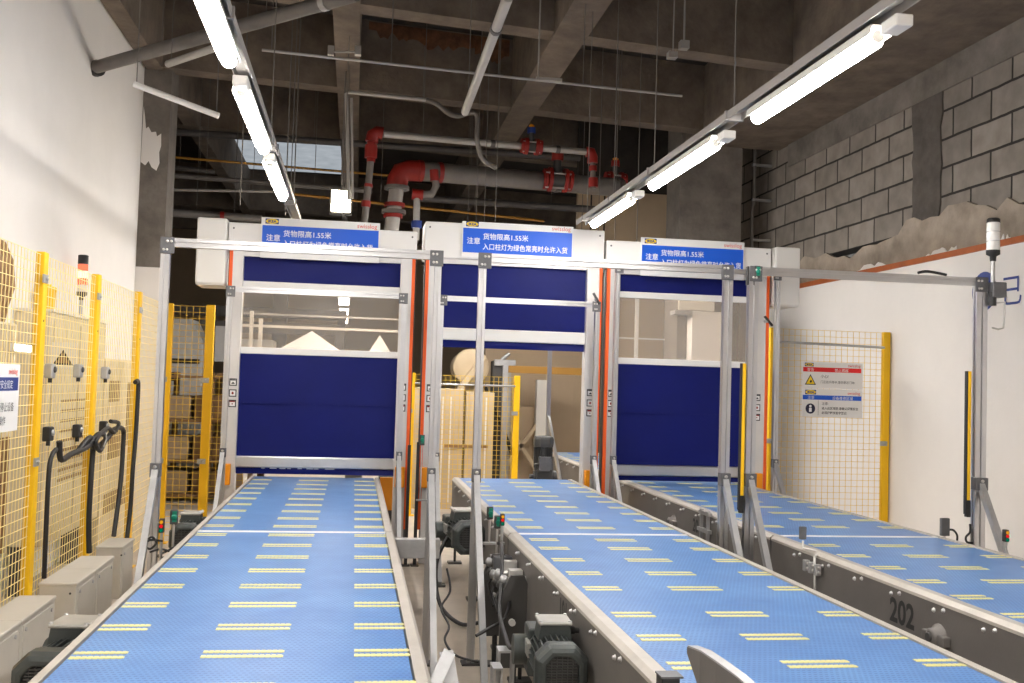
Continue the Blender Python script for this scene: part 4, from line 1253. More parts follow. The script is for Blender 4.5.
def valve(label, px, py, Y, s, top_col):
    p = at(px, py, Y)
    t = thing('pipe_valve', label, 'valve', tuple(p), 'red flanged valves on the pipes')
    d = Vector((1, 0.05, -0.02)).normalized()
    for k in (-1, 1):
        MB().cyl(p + d * (0.10 * k * s - 0.02), p + d * (0.10 * k * s + 0.03), 0.15 * s, n=18).build('flange', 'red', t)
        MB().cyl(p + d * (0.16 * k * s - 0.02), p + d * (0.16 * k * s + 0.03), 0.13 * s, n=18).build('flange', 'red', t)
        for a in range(4):
            o = Vector((0, math.sin(a * math.pi / 2 + .5), math.cos(a * math.pi / 2 + .5))) * 0.125 * s
            if k == 1: MB().cyl(p + o - d * 0.16 * s, p + o + d * 0.16 * s, 0.012 * s, n=6).build('bolt', 'pipelight', t)
    MB().cyl(p - d * 0.10 * s, p + d * 0.10 * s, 0.10 * s, n=16).build('body', 'darkgrey', t)
    MB().cyl(p, p + Vector((0, 0, 0.27 * s)), 0.05 * s, n=12).build('neck', 'darkgrey', t)
    MB().cyl(p + Vector((0, 0, 0.24 * s)), p + Vector((0, 0, 0.34 * s)), 0.075 * s, n=12).build('actuator', 'blue' if top_col else 'red', t)
    MB().lathe(p + Vector((0, 0, 0.34 * s)), Z3, [(0.045 * s, 0), (0.05 * s, 0.04 * s), (0.02 * s, 0.06 * s)], 12).build('indicator', 'orangeyellow', t)


valve('small red flanged valve with blue top on the pale sprinkler pipe', 531, 146.5, PY + 0.4, 0.75, True)
valve('larger red flanged valve with orange knob on the thick pipe', 557, 180, BY + 0.35, 1.15, False)
t = thing('pipe_valve', 'red grooved fitting at the right end of the pale sprinkler pipe', 'valve', tuple(at(590, 200, PY + 0.6)), 'red flanged valves on the pipes')
MB().tube([at(586, 152, PY + .6), at(591, 152.5, PY + .6), at(592.5, 157, PY + .6), at(592.5, 163, PY + .6)], 0.075, 12).build('elbow', 'red', t)
MB().cyl(at(592.5, 160, PY + .6), at(593, 188, PY + .6), 0.04, n=10).build('drop', 'pipe', t)
MB().cyl(at(592.7, 166, PY + .6), at(592.8, 171, PY + .6), 0.06, n=10).build('coupling', 'red', t)
MB().cyl(at(593, 178, PY + .6), at(593, 187, PY + .6), 0.07, n=10).build('coupling', 'red', t)
valve('red flanged valve at the far right end of the thick pipe', 615, 180, BY + 0.9, 0.85, False)
# pipes farther down the hall
FP = 'pipes crossing the hall beyond the doors'
for nm, lab, a, c, Y, r, mt_ in (
        ('hall_pipe', 'dark pipe crossing above the pale roof pane', (160, 131), (580, 158), 16.5, 0.055, 'pipedark'),
        ('gas_pipe', 'upper thin yellow pipe crossing in front of the pale roof pane', (160, 156), (583, 192), 15.6, 0.018, 'pipeyellow'),
        ('hall_pipe', 'dark purple-grey pipe just under the upper yellow pipe at left', (160, 166), (215, 172), 16.95, 0.04, 'pipedark'),
        ('hall_pipe', 'grey pipe crossing below the pale roof pane', (160, 174.5), (372, 191), 16.2, 0.04, 'pipe'),
        ('hall_pipe', 'thin light pipe lowest above the left door', (160, 189.5), (288, 192), 16.0, 0.022, 'pipelight'),
        ('gas_pipe', 'lower thin yellow pipe passing behind the bright work lamp', (288, 193.5), (544, 221), 15.4, 0.02, 'pipeyellow'),
        ('hall_pipe', 'grey pipe level with the top of the left door cover', (160, 212), (262, 219), 15.8, 0.06, 'pipe'),
        ('hall_pipe', 'dark thick pipe crossing behind the red valves', (420, 198), (600, 210), 16.4, 0.06, 'pipedark')):
    d = Vector((c[0] - a[0], c[1] - a[1]))
    pts = [at(a[0], a[1], Y), at(c[0], c[1], Y + 0.2)]
    pipe(nm, lab, pts, r, mt_, group=FP, collars=(((at(222, 217, 15.85), pts[1] - pts[0], 0.085, 'red'),) if a == (160, 212) else ()), rods=(pts[0] + (pts[1] - pts[0]) * 0.35, pts[0] + (pts[1] - pts[0]) * 0.72))
for k, (px, y0_, y1_) in enumerate(((285, 140, 215), (293, 140, 215), (240, 20, 205))):
    t = tag(MB().cyl(Vector((at(px, y1_, 12.2).x, 12.2, 5.92)), at(px, y1_, 12.2), 0.007, n=6).build('hanging_rod', 'pipe'), ('thin grey rod hanging just right of the left lights, left of two', 'thin grey rod hanging just right of the left lights, right of two', 'long thin rod hanging beside the lit left tubes')[k], 'rod', 'hanging rods')
# down pipe in the dark corner beside the block wall
t = pipe('corner_conduit', 'thin grey conduit dropping down the dark corner beside the blocks', [at(755, 150, 15.9), at(754, 203, 15.9), at(752, 212, 15.9), at(751, 300, 15.9)], 0.03, 'pipe')
for py in (165, 200, 240, 290):
    q = at(753.5, py, 15.9)
    MB().box(q.x - 0.02, 6.64, 15.87, 15.93, q.z - 0.02, q.z + 0.02).build('wall_clip', 'galv', t)
for a, c in (((632, -2), (630, 190)), ((597, 30), (594, 210))):
    pass
t = thing('beam_clamp', 'small beam clamp with a rod hung from the cross beam right of centre', 'clamp', tuple(at(684, 46, 11.0)), 'clamps on the cross beam')
p = at(684, 44, 11.0)
MB().box(p.x - 0.05, p.x + 0.05, p.y - 0.05, p.y + 0.05, p.z - 0.06, p.z + 0.03).build('body', 'pipelight', t)
MB().cyl(p, (p.x, p.y, 5.92), 0.012, n=8).build('rod', 'pipelight', t)
t = thing('beam_clamp', 'small beam clamp left of the other one below the cross beam', 'clamp', tuple(at(673, 56, 11.0)), 'clamps on the cross beam')
p = at(673, 56, 11.0)
MB().box(p.x - 0.06, p.x + 0.04, p.y - 0.05, p.y + 0.05, p.z - 0.03, p.z + 0.04).build('body', 'pipelight', t)
MB().cyl(p, (p.x, p.y, 5.92), 0.008, n=8).build('rod', 'pipelight', t)
t = thing('beam_clamp', 'flat clamp plate under the beam beside the long thin conduit', 'clamp', tuple(at(548, 78, 9.9)), 'clamps on the cross beam')
p = at(549, 79, 9.9)
MB().box(p.x - 0.13, p.x + 0.13, p.y - 0.02, p.y + 0.02, p.z - 0.02, p.z + 0.01).build('body', 'pipelight', t)
MB().cyl((p.x - 0.11, p.y, p.z), (p.x - 0.11, p.y, 5.92), 0.008, n=8).build('rod', 'pipelight', t)
t = thing('beam_clamp', 'pair of pale clamps gripping the long beam above the left door', 'clamp', tuple(at(345, 52, 11.5)), 'clamps on the cross beam')
for px in (331, 358):
    p = at(px, 51, 11.5)
    MB().box(p.x - 0.035, p.x + 0.035, p.y - 0.04, p.y + 0.04, p.z - 0.05, p.z + 0.05).build('jaw', 'pipelight', t)
MB().cyl(at(331, 52, 11.5), at(358, 52, 11.5), 0.012, n=8).build('tie_rod', 'pipelight', t)

# ------------------------------------------------------------------ small sensors and lamps along the belts
def reflector(label, p, mt_='teal', face='y', post=0.0, s=1.0):
    s *= 0.78
    t = thing('photo_sensor', label, 'sensor', tuple(p), 'photo sensors beside the belts')
    x, y, z = p
    MB().box(x - 0.028 * s, x + 0.028 * s, y - 0.012, y + 0.02, z - 0.055 * s, z + 0.055 * s).build('housing', 'darkgrey' if mt_ == 'teal' else mt_, t, 0.005)
    if mt_ == 'teal':
        MB().lathe((x + 0.004, y - 0.012, z), (0, -1, 0), [(0.022 * s, 0), (0.022 * s, 0.006), (0.012 * s, 0.010)], 14).build('lens', 'teal', t)
        MB().box(x - 0.010 * s, x + 0.022 * s, y - 0.016, y - 0.011, z - 0.035 * s, z + 0.045 * s).build('face', 'teal', t)
    if post:
        MB().cyl((x, y + 0.005, z - 0.05), (x, y + 0.005, z - post), 0.008, n=8).build('stem', 'steel', t)
        MB().box(x - (0.09 if x > 4 else 0.04), x + (0.13 if 0.6 < x < 1.06 else 0.04), y - 0.02, y + 0.03, z - post - 0.015, z - post).build('foot', 'galv', t)
    return t


def mini_light(label, p, s=1.0):
    s *= 0.6
    t = thing('indicator_lamp', label, 'indicator', tuple(p), 'three-colour indicator lamps')
    x, y, z = p
    MB().box(x - 0.026 * s, x + 0.026 * s, y - 0.01, y + 0.03, z - 0.07 * s, z + 0.075 * s).build('housing', 'black', t, 0.005)
    for k, mm in ((1, 'amberled'), (0, 'redled'), (-1, 'greenled')):
        MB().lathe((x, y - 0.01, z + k * 0.042 * s), (0, -1, 0), [(0.019 * s, 0), (0.019 * s, 0.008), (0.010 * s, 0.014)], 12).build('lens', mm, t)
    MB().cyl((x, y + 0.01, z - 0.07 * s), (x, y + 0.01, z - 0.25), 0.010, n=8).build('stem', 'galv', t)
    return t


reflector('teal photo sensor on a dark block left of the left belt', at(174, 517, 6.95), post=0.25, s=1.1)
mini_light('three-colour indicator lamp beside the left gate post', at(161.5, 526, 6.75))
reflector('teal photo sensor at the left edge of the middle belt, upper one', at(490, 513, 7.05), post=0.2)
reflector('teal photo sensor left of the indicator on the middle belt, lower one', at(497.5, 522, 6.9), post=0.22)
mini_light('three-colour indicator lamp at the left edge of the middle belt', at(502.5, 520, 6.84), 0.9)
mini_light('three-colour indicator lamp at the foot of the right gate brace', at(1006.5, 536, 6.5), 0.95)
reflector('grey sensor post by the far edge of the wall side belt', at(945, 527, 7.0), 'bracket', s=1.5, post=0.10)
reflector('grey sensor on a bent wire arm above the 202 belt rail', at(803, 533, 6.3), 'bracket', s=0.95)
t = reflector('teal photo sensor fixed beside the top of the third gate', at(757, 272, 6.86), s=1.0)
p = at(752, 275, 6.87)
MB().box(p.x - 0.03, p.x + 0.02, p.y, p.y + 0.04, p.z - 0.07, p.z + 0.06).build('bracket', 'black', t)
t = thing('sensor_bracket', 'bent steel wire bracket with a clamp on the side of the 202 belt', 'bracket', tuple(at(822, 565, 6.12)), 'brackets on the belt sides')
X2 = 2.905
MB().tube([at(803, 541, 6.3), at(803, 548, 6.28), at(820, 552, 6.2), Vector((X2 - 0.01, 6.15, -0.02)), Vector((X2 - 0.01, 6.14, -0.22))], 0.008, 8).build('arm', 'steel', t)
for k in (0, 1):
    MB().cyl((X2 - 0.02, 6.05, -0.075 - 0.03 * k), (X2 - 0.02, 6.28, -0.075 - 0.03 * k), 0.008, n=8).build('clamp_bar', 'steel', t)
for k in (0, 1, 2):
    MB().box(X2 - 0.04, X2 - 0.002, 6.07 + k * 0.08, 6.10 + k * 0.08, -0.125, -0.055).build('clamp_block', 'galv', t, 0.004)
t = thing('sensor_bracket', 'square steel bracket on the rear side rail behind the third gate post', 'bracket', (2.90, 8.2, -0.2), 'brackets on the belt sides')
for k in (0, 1):
    MB().box(2.88, 2.905, 8.10 + k * 0.16, 8.125 + k * 0.16, -0.33, 0.02).build('upright', 'galv', t)
MB().box(2.88, 2.905, 8.05, 8.32, -0.02, 0.01).build('cross_bar', 'galv', t)
MB().box(2.87, 2.905, 8.05, 8.32, -0.16, -0.13).build('cross_bar', 'galv', t)
# handwheel-like bearings on the belt sides
for lab, y, z in (('round bearing cap low on the 202 belt side right of the number', atx(936, 637, 2.9).y, atx(936, 637, 2.9).z), ('round bearing cap on the rear side rail before the third gate', atx(672, 522, 2.9).y, atx(672, 522, 2.9).z)):
    t = thing('bearing_cap', lab, 'bearing', (2.9, y, z), 'bearing caps on the belt side')
    MB().lathe((2.92, y, z), (-1, 0, 0), [(0.065, 0), (0.065, 0.012), (0.045, 0.02), (0.045, 0.05), (0.03, 0.055)], 20).build('flange', 'rail', t)
    MB().lathe((2.865, y, z), (-1, 0, 0), [(0.022, 0), (0.022, 0.012)], 12).build('cap', 'darkgrey', t)
    MB().box(2.88, 2.92, y - 0.10, y + 0.10, z - 0.03, z + 0.02).build('lug', 'rail', t, 0.006)
# hose and fittings cluster at the joint of the middle belt
t = thing('pneumatic_unit', 'cluster of clamps, valves and brackets on the middle belt side at its joint', 'pneumatic unit', (1.0, 6.5, -0.3))
rnd = random.Random(3)
for k in range(7):
    y = 6.15 + k * 0.11
    z = -0.14 - rnd.uniform(0, 0.12)
    MB().cyl((0.92 + rnd.uniform(0, .06), y, z), (1.06, y + rnd.uniform(-.03, .03), z + rnd.uniform(-0.02, .03)), 0.016, n=10).build('fitting', 'steel', t)
    MB().lathe((0.93, y, z), (-1, 0, 0.2), [(0.026, -0.01), (0.03, 0.0), (0.03, 0.02), (0.012, 0.03)], 12).build('knob', ('galv', 'darkgrey')[k % 2], t)
MB().box(0.985, 1.05, 6.10, 6.95, -0.19, -0.15).build('mounting_rail', 'galv', t)
MB().box(0.97, 1.05, 6.2, 6.28, -0.36, -0.12).build('bracket_plate', 'steel', t, 0.004)
MB().box(0.95, 1.05, 6.42, 6.47, -0.33, -0.10).build('bracket_plate', 'steel', t, 0.004)
MB().box(0.93, 1.05, 6.62, 6.70, -0.30, -0.11).build('bracket_plate', 'bracket', t, 0.004)
for k in range(3):
    MB().tube([(0.96, 6.3 + k * 0.2, -0.2), (0.90, 6.28 + k * 0.2, -0.30), (0.93, 6.2 + k * 0.2, -0.42), (1.0, 6.15 + k * 0.2, -0.36)], 0.009, 8).build('hose', 'black', t)
for lab, x, y in (('black flat drive guard plate on the floor side of the middle belt, nearer', 0.99, 6.08), ('black flat drive guard plate farther along under the middle belt', 0.985, 6.85)):
    t = thing('drive_guard', lab, 'guard plate', (x, y, -0.7), 'black guard plates under the middle belt')
    MB().prism([(-0.09, -0.42), (0.09, -0.42), (0.09, 0.02), (0.05, 0.12), (-0.03, 0.12), (-0.09, 0.0)], (x, y, -0.25), X3, Z3, (0, 0.03, 0)).build('plate', 'darkgrey', t, 0.004)
    MB().cyl((x, y + 0.015, -0.66), (x, y + 0.015, FL + 0.01), 0.018, n=10).build('leg_rod', 'black', t)
    MB().box(x - 0.10, x + 0.10, y - 0.05, y + 0.07, FL, FL + 0.015).build('foot_plate', 'darkgrey', t)
    MB().lathe((x - 0.02, y - 0.001, -0.40), (0, -1, 0), [(0.02, 0), (0.02, 0.03)], 12).build('roller', 'white', t)
# tie beam across the gap near the doors, and foreground brackets
tag(MB().box(0.30, 0.66, 7.55, 7.63, -0.28, -0.14).build('tie_beam', 'galv', None, 0.006), 'short grey box beam bridging the gap beside the left gate post', 'beam')
t = thing('floor_bracket', 'grey bent flat-bar bracket rising at the bottom edge beside the left belt', 'bracket', (0.43, 4.45, FL))
ap = at(446, 652, 4.5)
MB().bar(ap + Vector((0.015, 0, 0)), (0.31, 4.25, -0.36), 0.055, 0.012, (0, -1, 0.3)).build('left_arm', 'galv', t)
MB().bar(ap + Vector((0.0, 0, 0.004)), (0.56, 4.20, FL + 0.01), 0.06, 0.012, (0, -1, 0.4)).build('right_arm', 'galv', t)
MB().box(0.50, 0.62, 4.12, 4.28, FL, FL + 0.012).build('foot_plate', 'darkgrey', t)
t = thing('floor_stub', 'two short grey channel stubs standing on the floor at the bottom centre', 'floor stub', (0.72, 5.2, FL))
for px, py, Y, wd, lean in ((507, 651, 5.35, 0.085, 0.0), (498, 668, 5.05, 0.05, 0)):
    p = at(px, py, Y)
    k = MB()
    k.box(p.x - wd / 2, p.x + wd / 2, Y - 0.005, Y + 0.11, p.z - 0.01, p.z)
    k.box(p.x - wd / 2, p.x - wd / 2 + 0.01, Y, Y + 0.10, FL, p.z - 0.01)
    k.box(p.x + wd / 2 - 0.01, p.x + wd / 2, Y, Y + 0.10, FL, p.z - 0.01)
    k.build('channel', 'galv', t)
t = thing('guide_plate', 'curved grey flared guide plate over the near edge of the middle belt', 'guide plate', (1.2, 3.25, 0))
a0 = at(687, 647, 3.35)
pts2 = [a0, at(700, 652, 3.2), at(716, 663, 3.08), at(735, 677, 2.98), at(752, 692, 2.9)]
vs, fs = [], []
for k, p in enumerate(pts2):
    zb = max(0.012, p.z - (0.03, 0.10, 0.17, 0.13, 0.10)[k] - 0.02)
    for o in (Vector((0, 0, 0)), Vector((0.012, 0.012, 0))):
        vs += [p + o, Vector((p.x, p.y, zb if k else p.z - 0.02)) + o]
n = len(pts2)
for k in range(n - 1):
    i, j = 4 * k, 4 * (k + 1)
    fs += [(i, j, j + 1, i + 1), (i + 2, i + 3, j + 3, j + 2), (i, i + 2, j + 2, j), (i + 1, j + 1, j + 3, i + 3)]
fs += [(0, 1, 3, 2), (4 * n - 4, 4 * n - 2, 4 * n - 1, 4 * n - 3)]
MB().add(vs, fs).build('plate', 'rail', t)
pe = [p + Vector((0.02, 0.0, 0.002)) for p in pts2]
m = MB()
for p, q in zip(pe, pe[1:]): m.bar(p, q, 0.035, 0.006)
m.build('top_flange', 'galv', t)
MB().box(pts2[2].x - 0.01, pts2[2].x + 0.09, pts2[2].y - 0.02, pts2[2].y + 0.02, 0.003, 0.02).build('foot', 'galv', t)
t = thing('photo_sensor', 'dark sensor block with a teal face at the very front of the middle belt rail', 'sensor', (1.03, 3.3, 0.0), 'photo sensors beside the belts')
p = at(668, 677, 3.25)
MB().box(p.x - 0.025, p.x + 0.035, p.y - 0.02, p.y + 0.05, p.z - 0.06, p.z).build('housing', 'black', t, 0.004)
MB().box(p.x - 0.008, p.x + 0.028, p.y - 0.024, p.y - 0.02, p.z - 0.055, p.z - 0.022).build('face', 'teal', t)
MB().box(p.x - 0.028, p.x + 0.045, p.y - 0.022, p.y + 0.052, p.z, p.z + 0.006).build('cover', 'bracket', t)
MB().box(p.x - 0.01, p.x + 0.01, p.y, p.y + 0.02, -0.03, p.z - 0.05).build('stem', 'galv', t)
# small things by the doors: black posts and the teal sensor between the first two doors
t = reflector('teal photo sensor tilted between the left and middle doors', at(422, 440, 10.5), s=1.25, post=0.6)
for lab, px in (('black thin post just right of the left door guide', 409.5), ('black thin post with a teal sensor between the two doors', 418.5)):
    pt = at(px, 445 if px < 415 else 442, 10.55)
    t = thing('sensor_post', lab, 'post', (pt.x, 10.55, FL), 'black sensor posts between the doors')
    MB().box(pt.x - 0.016, pt.x + 0.016, 10.535, 10.565, FL + 0.01, pt.z).build('post_tube', 'black', t)
    MB().box(pt.x - 0.04, pt.x + 0.04, 10.5, 10.6, FL, FL + 0.012).build('foot_plate', 'darkgrey', t)
t = thing('cable_lever', 'small black lever on the orange strip right of the half open door', 'lever', tuple(at(597, 300, 10.3)), 'black levers on the door strips')
p = at(597, 299, 10.30)
MB().bar(p + Vector((-0.04, 0, 0.06)), p + Vector((0.03, 0, -0.05)), 0.022, 0.02).build('arm', 'black', t)
MB().cyl(p, p + Vector((0.0, 0.04, -0.0)), 0.018, n=10).build('pivot', 'galv', t)
t = thing('cable_lever', 'small black lever on the orange strip of the door by the wall', 'lever', tuple(at(768, 322, 10.58)), 'black levers on the door strips')
p = at(768, 321, 10.60)
MB().bar(p + Vector((-0.04, 0, 0.05)), p + Vector((0.05, 0, -0.05)), 0.026, 0.02).build('arm', 'black', t)
MB().cyl(p, p + Vector((0.0, 0.08, 0)), 0.018, n=10).build('pivot', 'galv', t)
# coils of lead on the left belt edge by the gate
cable('sensor_lead', 'small black lead coiled over the left belt edge by the joint', [at(150, 552, 6.8), at(160, 549, 6.85), at(170, 552, 6.85), at(168, 557, 6.8), at(158, 556, 6.8), at(176, 546, 6.9), at(190, 533, 6.9), at(197, 537, 6.88)], 0.007, group='thin black leads')
cable('sensor_lead', 'thin black lead with a loop on the left gate brace', [at(146, 541, 6.6), at(152, 537, 6.6), at(156, 543, 6.6), at(150, 549, 6.6), at(145, 545, 6.6), at(150, 540, 6.6), at(162, 541, 6.7)], 0.007, group='thin black leads')
cable('sensor_lead', 'short black lead hanging under the right yellow light curtain', [at(970, 524, 6.88), at(970, 532, 6.88), at(966, 537, 6.88), at(967, 542, 6.88), at(973, 543, 6.88)], 0.008, group='thin black leads')
cable('sensor_lead', 'short black lead behind the grey sensor post on the wall side belt', [at(947, 530, 7.02), at(953, 530, 7.0), at(957, 535, 7.0), at(957, 541, 7.0)], 0.008, group='thin black leads')

# ------------------------------------------------------------------ painted marks on the right wall
WX = 6.545
t = thing('wall_sign', 'round blue wall sign with a white bar behind the right gate post', 'sign', (WX, 9.98, 1.93))
MB().cyl((WX, 9.975, 2.14), (WX - 0.006, 9.975, 2.14), 0.208, n=40).build('disc', 'bluedark', t)
MB().box(WX - 0.008, WX - 0.006, 9.83, 10.14, 2.10, 2.175).build('white_bar', 'print_white', t)
m = MB().text('已', (WX - 0.003, 9.68, 1.985), (0, -1, 0), Z3, 0.34, bold=0.004)
tag(m.build('wall_lettering', 'bluedark'), 'large blue painted character at the right edge of the white wall', 'wall lettering')

# ------------------------------------------------------------------ the hall beyond the doors
HM = 'cream machines beyond the doors'
t = thing('machine_cabinet', 'tall cream cabinet with a dark seam behind the lower mesh fence', 'cabinet', (1.6, 15.6, FL), HM)
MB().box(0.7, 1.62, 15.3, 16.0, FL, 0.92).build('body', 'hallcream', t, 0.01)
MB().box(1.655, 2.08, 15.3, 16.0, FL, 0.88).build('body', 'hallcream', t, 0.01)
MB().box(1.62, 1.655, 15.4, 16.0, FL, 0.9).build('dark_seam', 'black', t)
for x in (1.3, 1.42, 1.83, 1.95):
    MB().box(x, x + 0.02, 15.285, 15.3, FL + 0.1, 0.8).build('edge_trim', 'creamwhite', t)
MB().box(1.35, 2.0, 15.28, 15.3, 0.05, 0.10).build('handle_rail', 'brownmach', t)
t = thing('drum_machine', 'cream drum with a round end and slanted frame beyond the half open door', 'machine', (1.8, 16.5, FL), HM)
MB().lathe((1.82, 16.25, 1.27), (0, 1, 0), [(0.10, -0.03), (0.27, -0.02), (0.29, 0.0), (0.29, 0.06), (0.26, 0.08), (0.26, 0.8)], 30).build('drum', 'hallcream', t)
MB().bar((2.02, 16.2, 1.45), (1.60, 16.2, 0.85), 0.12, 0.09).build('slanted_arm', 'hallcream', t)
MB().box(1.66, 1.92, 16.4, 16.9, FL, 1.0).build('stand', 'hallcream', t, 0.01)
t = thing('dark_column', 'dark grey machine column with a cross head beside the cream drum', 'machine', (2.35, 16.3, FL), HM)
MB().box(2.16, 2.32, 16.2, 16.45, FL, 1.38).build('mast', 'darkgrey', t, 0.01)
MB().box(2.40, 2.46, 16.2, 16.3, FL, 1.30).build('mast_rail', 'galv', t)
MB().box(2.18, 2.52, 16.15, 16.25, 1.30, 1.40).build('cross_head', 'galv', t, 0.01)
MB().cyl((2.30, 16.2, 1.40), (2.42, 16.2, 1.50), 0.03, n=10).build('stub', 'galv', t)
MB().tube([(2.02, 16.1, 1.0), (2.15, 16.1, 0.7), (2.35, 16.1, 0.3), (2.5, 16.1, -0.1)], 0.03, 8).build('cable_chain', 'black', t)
t = thing('yellow_beam', 'orange-yellow horizontal barrier beam beyond the half open door', 'barrier', (3.0, 15.9, 1.2))
a, c = at(506, 369, 15.9), at(586, 372, 15.9)
MB().bar(a, c, 0.05, 0.11).build('rail', 'pipeyellow', t)
MB().box(a.x - 0.05, a.x + 0.03, 15.86, 15.94, FL, a.z + 0.06).build('post', 'galv', t)
MB().box(c.x - 0.03, c.x + 0.05, 15.86, 15.94, FL, c.z + 0.06).build('post', 'galv', t)
t = thing('gate_post', 'grey slim post with a leaning stay beyond the half open door', 'post', tuple(at(547, 470, 13.0)))
a = at(547, 455, 13.0)
MB().tslot((a.x, 13.0, FL), (a.x, 13.0, 1.853), 0.05, 0.05, X3, Y3).build('post_profile', 'alu', t)
MB().bar((a.x + 0.0, 12.97, 0.62), (a.x + 0.12, 12.5, -0.35), 0.035, 0.035).build('stay', 'alu', t)
t = thing('cross_frame', 'cream X shaped frame behind the upright black motor', 'frame', (2.75, 16.8, FL), HM)
for x0, z0, x1, z1 in ((2.35, 0.62, 3.25, -0.75), (2.30, -0.6, 3.15, 0.55)):
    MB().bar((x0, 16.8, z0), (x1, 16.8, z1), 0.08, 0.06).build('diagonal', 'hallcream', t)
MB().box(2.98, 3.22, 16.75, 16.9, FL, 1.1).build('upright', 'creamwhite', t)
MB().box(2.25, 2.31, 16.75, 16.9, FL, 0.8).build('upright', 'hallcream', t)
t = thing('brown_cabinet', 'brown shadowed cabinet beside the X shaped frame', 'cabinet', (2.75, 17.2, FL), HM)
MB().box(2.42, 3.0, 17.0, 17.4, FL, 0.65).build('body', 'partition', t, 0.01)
# seen through the window of the door by the wall
t = thing('white_pillar_box', 'white boxed pillar seen through the window of the third door', 'pillar', (4.2, 14.2, FL))
a, c = at(691, 360, 14.2), at(719, 312, 14.2)
MB().box(a.x, c.x + 0.1, 14.2, 14.9, FL, c.z).build('box', 'white', t, 0.01)
MB().box(at(673, 330, 14.6).x, a.x - 0.01, 14.4, 15.0, FL, c.z + 0.25).build('side_panel', 'column', t)
MB().box(at(676, 330, 14.1).x, a.x - 0.01, 14.15, 14.4, c.z - 0.06, c.z).build('ledge', 'galv', t)
MB().box(at(684, 330, 14.1).x, at(720, 330, 14.1).x, 14.35, 14.5, c.z + 0.02, c.z + 0.45).build('upper_panel', 'creamwhite', t)
t = thing('hall_post', 'slim white post seen through the window of the third door', 'post', tuple(at(636, 350, 16.0)))
a = at(636, 350, 16.0)
MB().tslot((a.x, 16.0, FL), (a.x, 16.0, 2.6), 0.055, 0.055, X3, Y3).build('post_profile', 'white', t)
MB().box(a.x - 0.06, a.x + 0.06, 15.94, 16.06, FL, FL + 0.012).build('base_plate', 'darkgrey', t)
zr = at(660, 339.5, 16).z
MB().box(a.x - 0.4, at(690, 341, 16.0).x, 15.95, 15.97, zr - 0.012, zr + 0.012).build('cross_rail', 'creamwhite', t)
# through the window of the left door
for lab, px, py, wd, ht, Y in (('white cone shape seen through the left door window', 312, 331, 0.62, 0.42, 15.5), ('narrow white cone shape near the right end of the left door window', 380, 335, 0.22, 0.36, 15.8)):
    p = at(px, py, Y)
    t = thing('white_cone', lab, 'cover', (p.x, Y, FL), 'white cones beyond the left door')  # white pyramids on pale box bases
    MB().add([(p.x - wd, Y - wd, p.z - ht), (p.x + wd, Y - wd, p.z - ht), (p.x + wd, Y + wd, p.z - ht), (p.x - wd, Y + wd, p.z - ht), (p.x, Y, p.z)],
             [(0, 1, 4), (1, 2, 4), (2, 3, 4), (3, 0, 4), (3, 2, 1, 0)]).build('hood', 'white', t)
    MB().box(p.x - wd * .9, p.x + wd * .9, Y - wd * .9, Y + wd * .9, FL, p.z - ht).build('base', 'creamwhite', t)
for k, (lab, py, Y, mt_) in enumerate((('upper pale rail crossing behind the left door window', 315, 14.8, 'pipelight'), ('lower pale rail crossing behind the left door window', 327, 14.2, 'creamwhite'))):
    a, c = at(238, py - 2, Y), at(410, py + 5, Y)
    t = thing('hall_rail', lab, 'rail', tuple(a), 'rails beyond the left door')
    MB().bar(a, c, 0.03, 0.035 if k else 0.025).build('rail', mt_, t)
    for q in (a, c):
        MB().box(q.x - 0.025, q.x + 0.025, Y - 0.025, Y + 0.025, FL, q.z).build('upright', mt_, t)
for lab, px, top in (('left of two pale posts behind the left door window', 252, 311), ('right of two pale posts behind the left door window', 261, 319)):
    p = at(px, top, 14.5)
    t = thing('hall_post', lab, 'post', (p.x, 14.5, FL), 'posts beyond the left door')
    MB().box(p.x - 0.025, p.x + 0.025, 14.48, 14.53, FL, p.z).build('post_profile', 'creamwhite', t)
    MB().box(p.x - 0.06, p.x + 0.06, 14.44, 14.57, FL, FL + 0.012).build('base_plate', 'darkgrey', t)
t = thing('storage_rack', 'brown storage rack behind the mesh by the left door', 'rack', (-1.7, 16.2, FL), HM)
for x in (-3.4, -2.75, -2.1, -1.4):
    MB().box(x - 0.04, x + 0.04, 15.8, 15.9, FL, 1.05).build('upright', 'brownmach', t)
    MB().box(x - 0.04, x + 0.04, 16.7, 16.8, FL, 1.05).build('upright', 'brownmach', t)
for z in (-0.75, -0.25, 0.35, 1.0):
    MB().box(-3.45, -1.35, 15.8, 16.8, z - 0.04, z).build('shelf', 'brownmach', t)
HB = 'stacked loads on the brown rack'
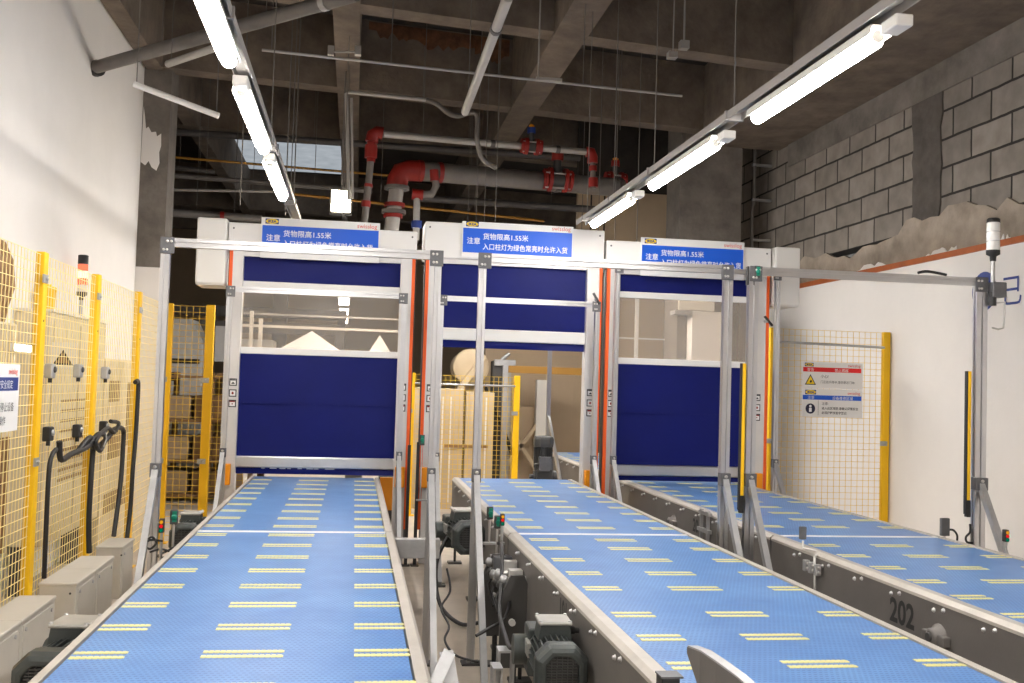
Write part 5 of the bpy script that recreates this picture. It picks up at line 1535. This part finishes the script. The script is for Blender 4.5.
for k in range(12):
    x = -3.33 + (k % 4) * 0.49
    z = (-0.75, -0.25, 0.35)[k // 4]
    row = ('bottom', 'middle', 'top')[k // 4]
    pos = ('first', 'second', 'third', 'fourth')[k % 4]
    t = tag(MB().box(x, x + 0.43, 15.95, 16.6, z, z + random.uniform(0.3, 0.42)).build('carton', ('brownmach', 'partition')[k % 2], None, 0.01), 'brown carton on the %s shelf of the rack, %s from its left end' % (row, pos), 'carton', HB)
t = thing('white_machine', 'white machine with dark window openings beyond the mesh by the left door', 'machine', (-2.2, 18.3, FL), HM)
MB().box(-3.6, -2.55, 18.0, 18.8, FL, 1.55).build('body', 'white', t, 0.02)
MB().box(-2.35, -2.18, 17.9, 18.1, 1.25, 1.85).build('white_panel', 'white', t)
MB().box(-2.1, -1.4, 18.0, 18.8, FL, 1.65).build('body', 'creamwhite', t, 0.02)
MB().prism([(-3.6, 1.55), (-2.55, 1.55), (-2.75, 1.95), (-3.3, 1.95)], (0, 18.0, 0), X3, Z3, (0, 0.8, 0)).build('hood', 'white', t)
for x0, x1, z0, z1 in ((-3.2, -2.6, 1.20, 1.28), (-2.1, -1.5, 1.15, 1.25), (-3.3, -2.9, 0.9, 1.05)):
    MB().box(x0, x1, 17.985, 18.0, z0, z1).build('slot', 'black', t)
for y, z, lab in ((19.0, 1.9, 'nearer'), (21.0, 2.3, 'farther')):
    t = thing('hall_beam', 'dark horizontal steel beam %s in the hall behind the left door cover' % lab, 'beam', (-3, y, z), 'steel beams in the hall')
    MB().box(-8, -0.2, y, y + 0.12, z - 0.10, z + 0.10).build('web', 'pipe', t)
    for x in (-7.9, -0.3):
        MB().box(x - 0.08, x + 0.08, y, y + 0.12, FL, z - 0.10).build('post', 'pipe', t)
t = thing('roller_frame', 'dark conveyor end frame with a yellow panel right of the left belt end', 'machine', (0.45, 11.2, FL), HM)
MB().box(0.30, 0.62, 11.2, 11.5, FL, -0.02).build('body', 'darkgrey', t, 0.01)
a, c = at(381, 503, 11.1), at(394, 479, 11.1)
MB().box(0.31, 0.52, 11.17, 11.2, -0.38, -0.03).build('yellow_panel', 'orangeyellow', t, 0.004)
bpy.context.view_layer.update()
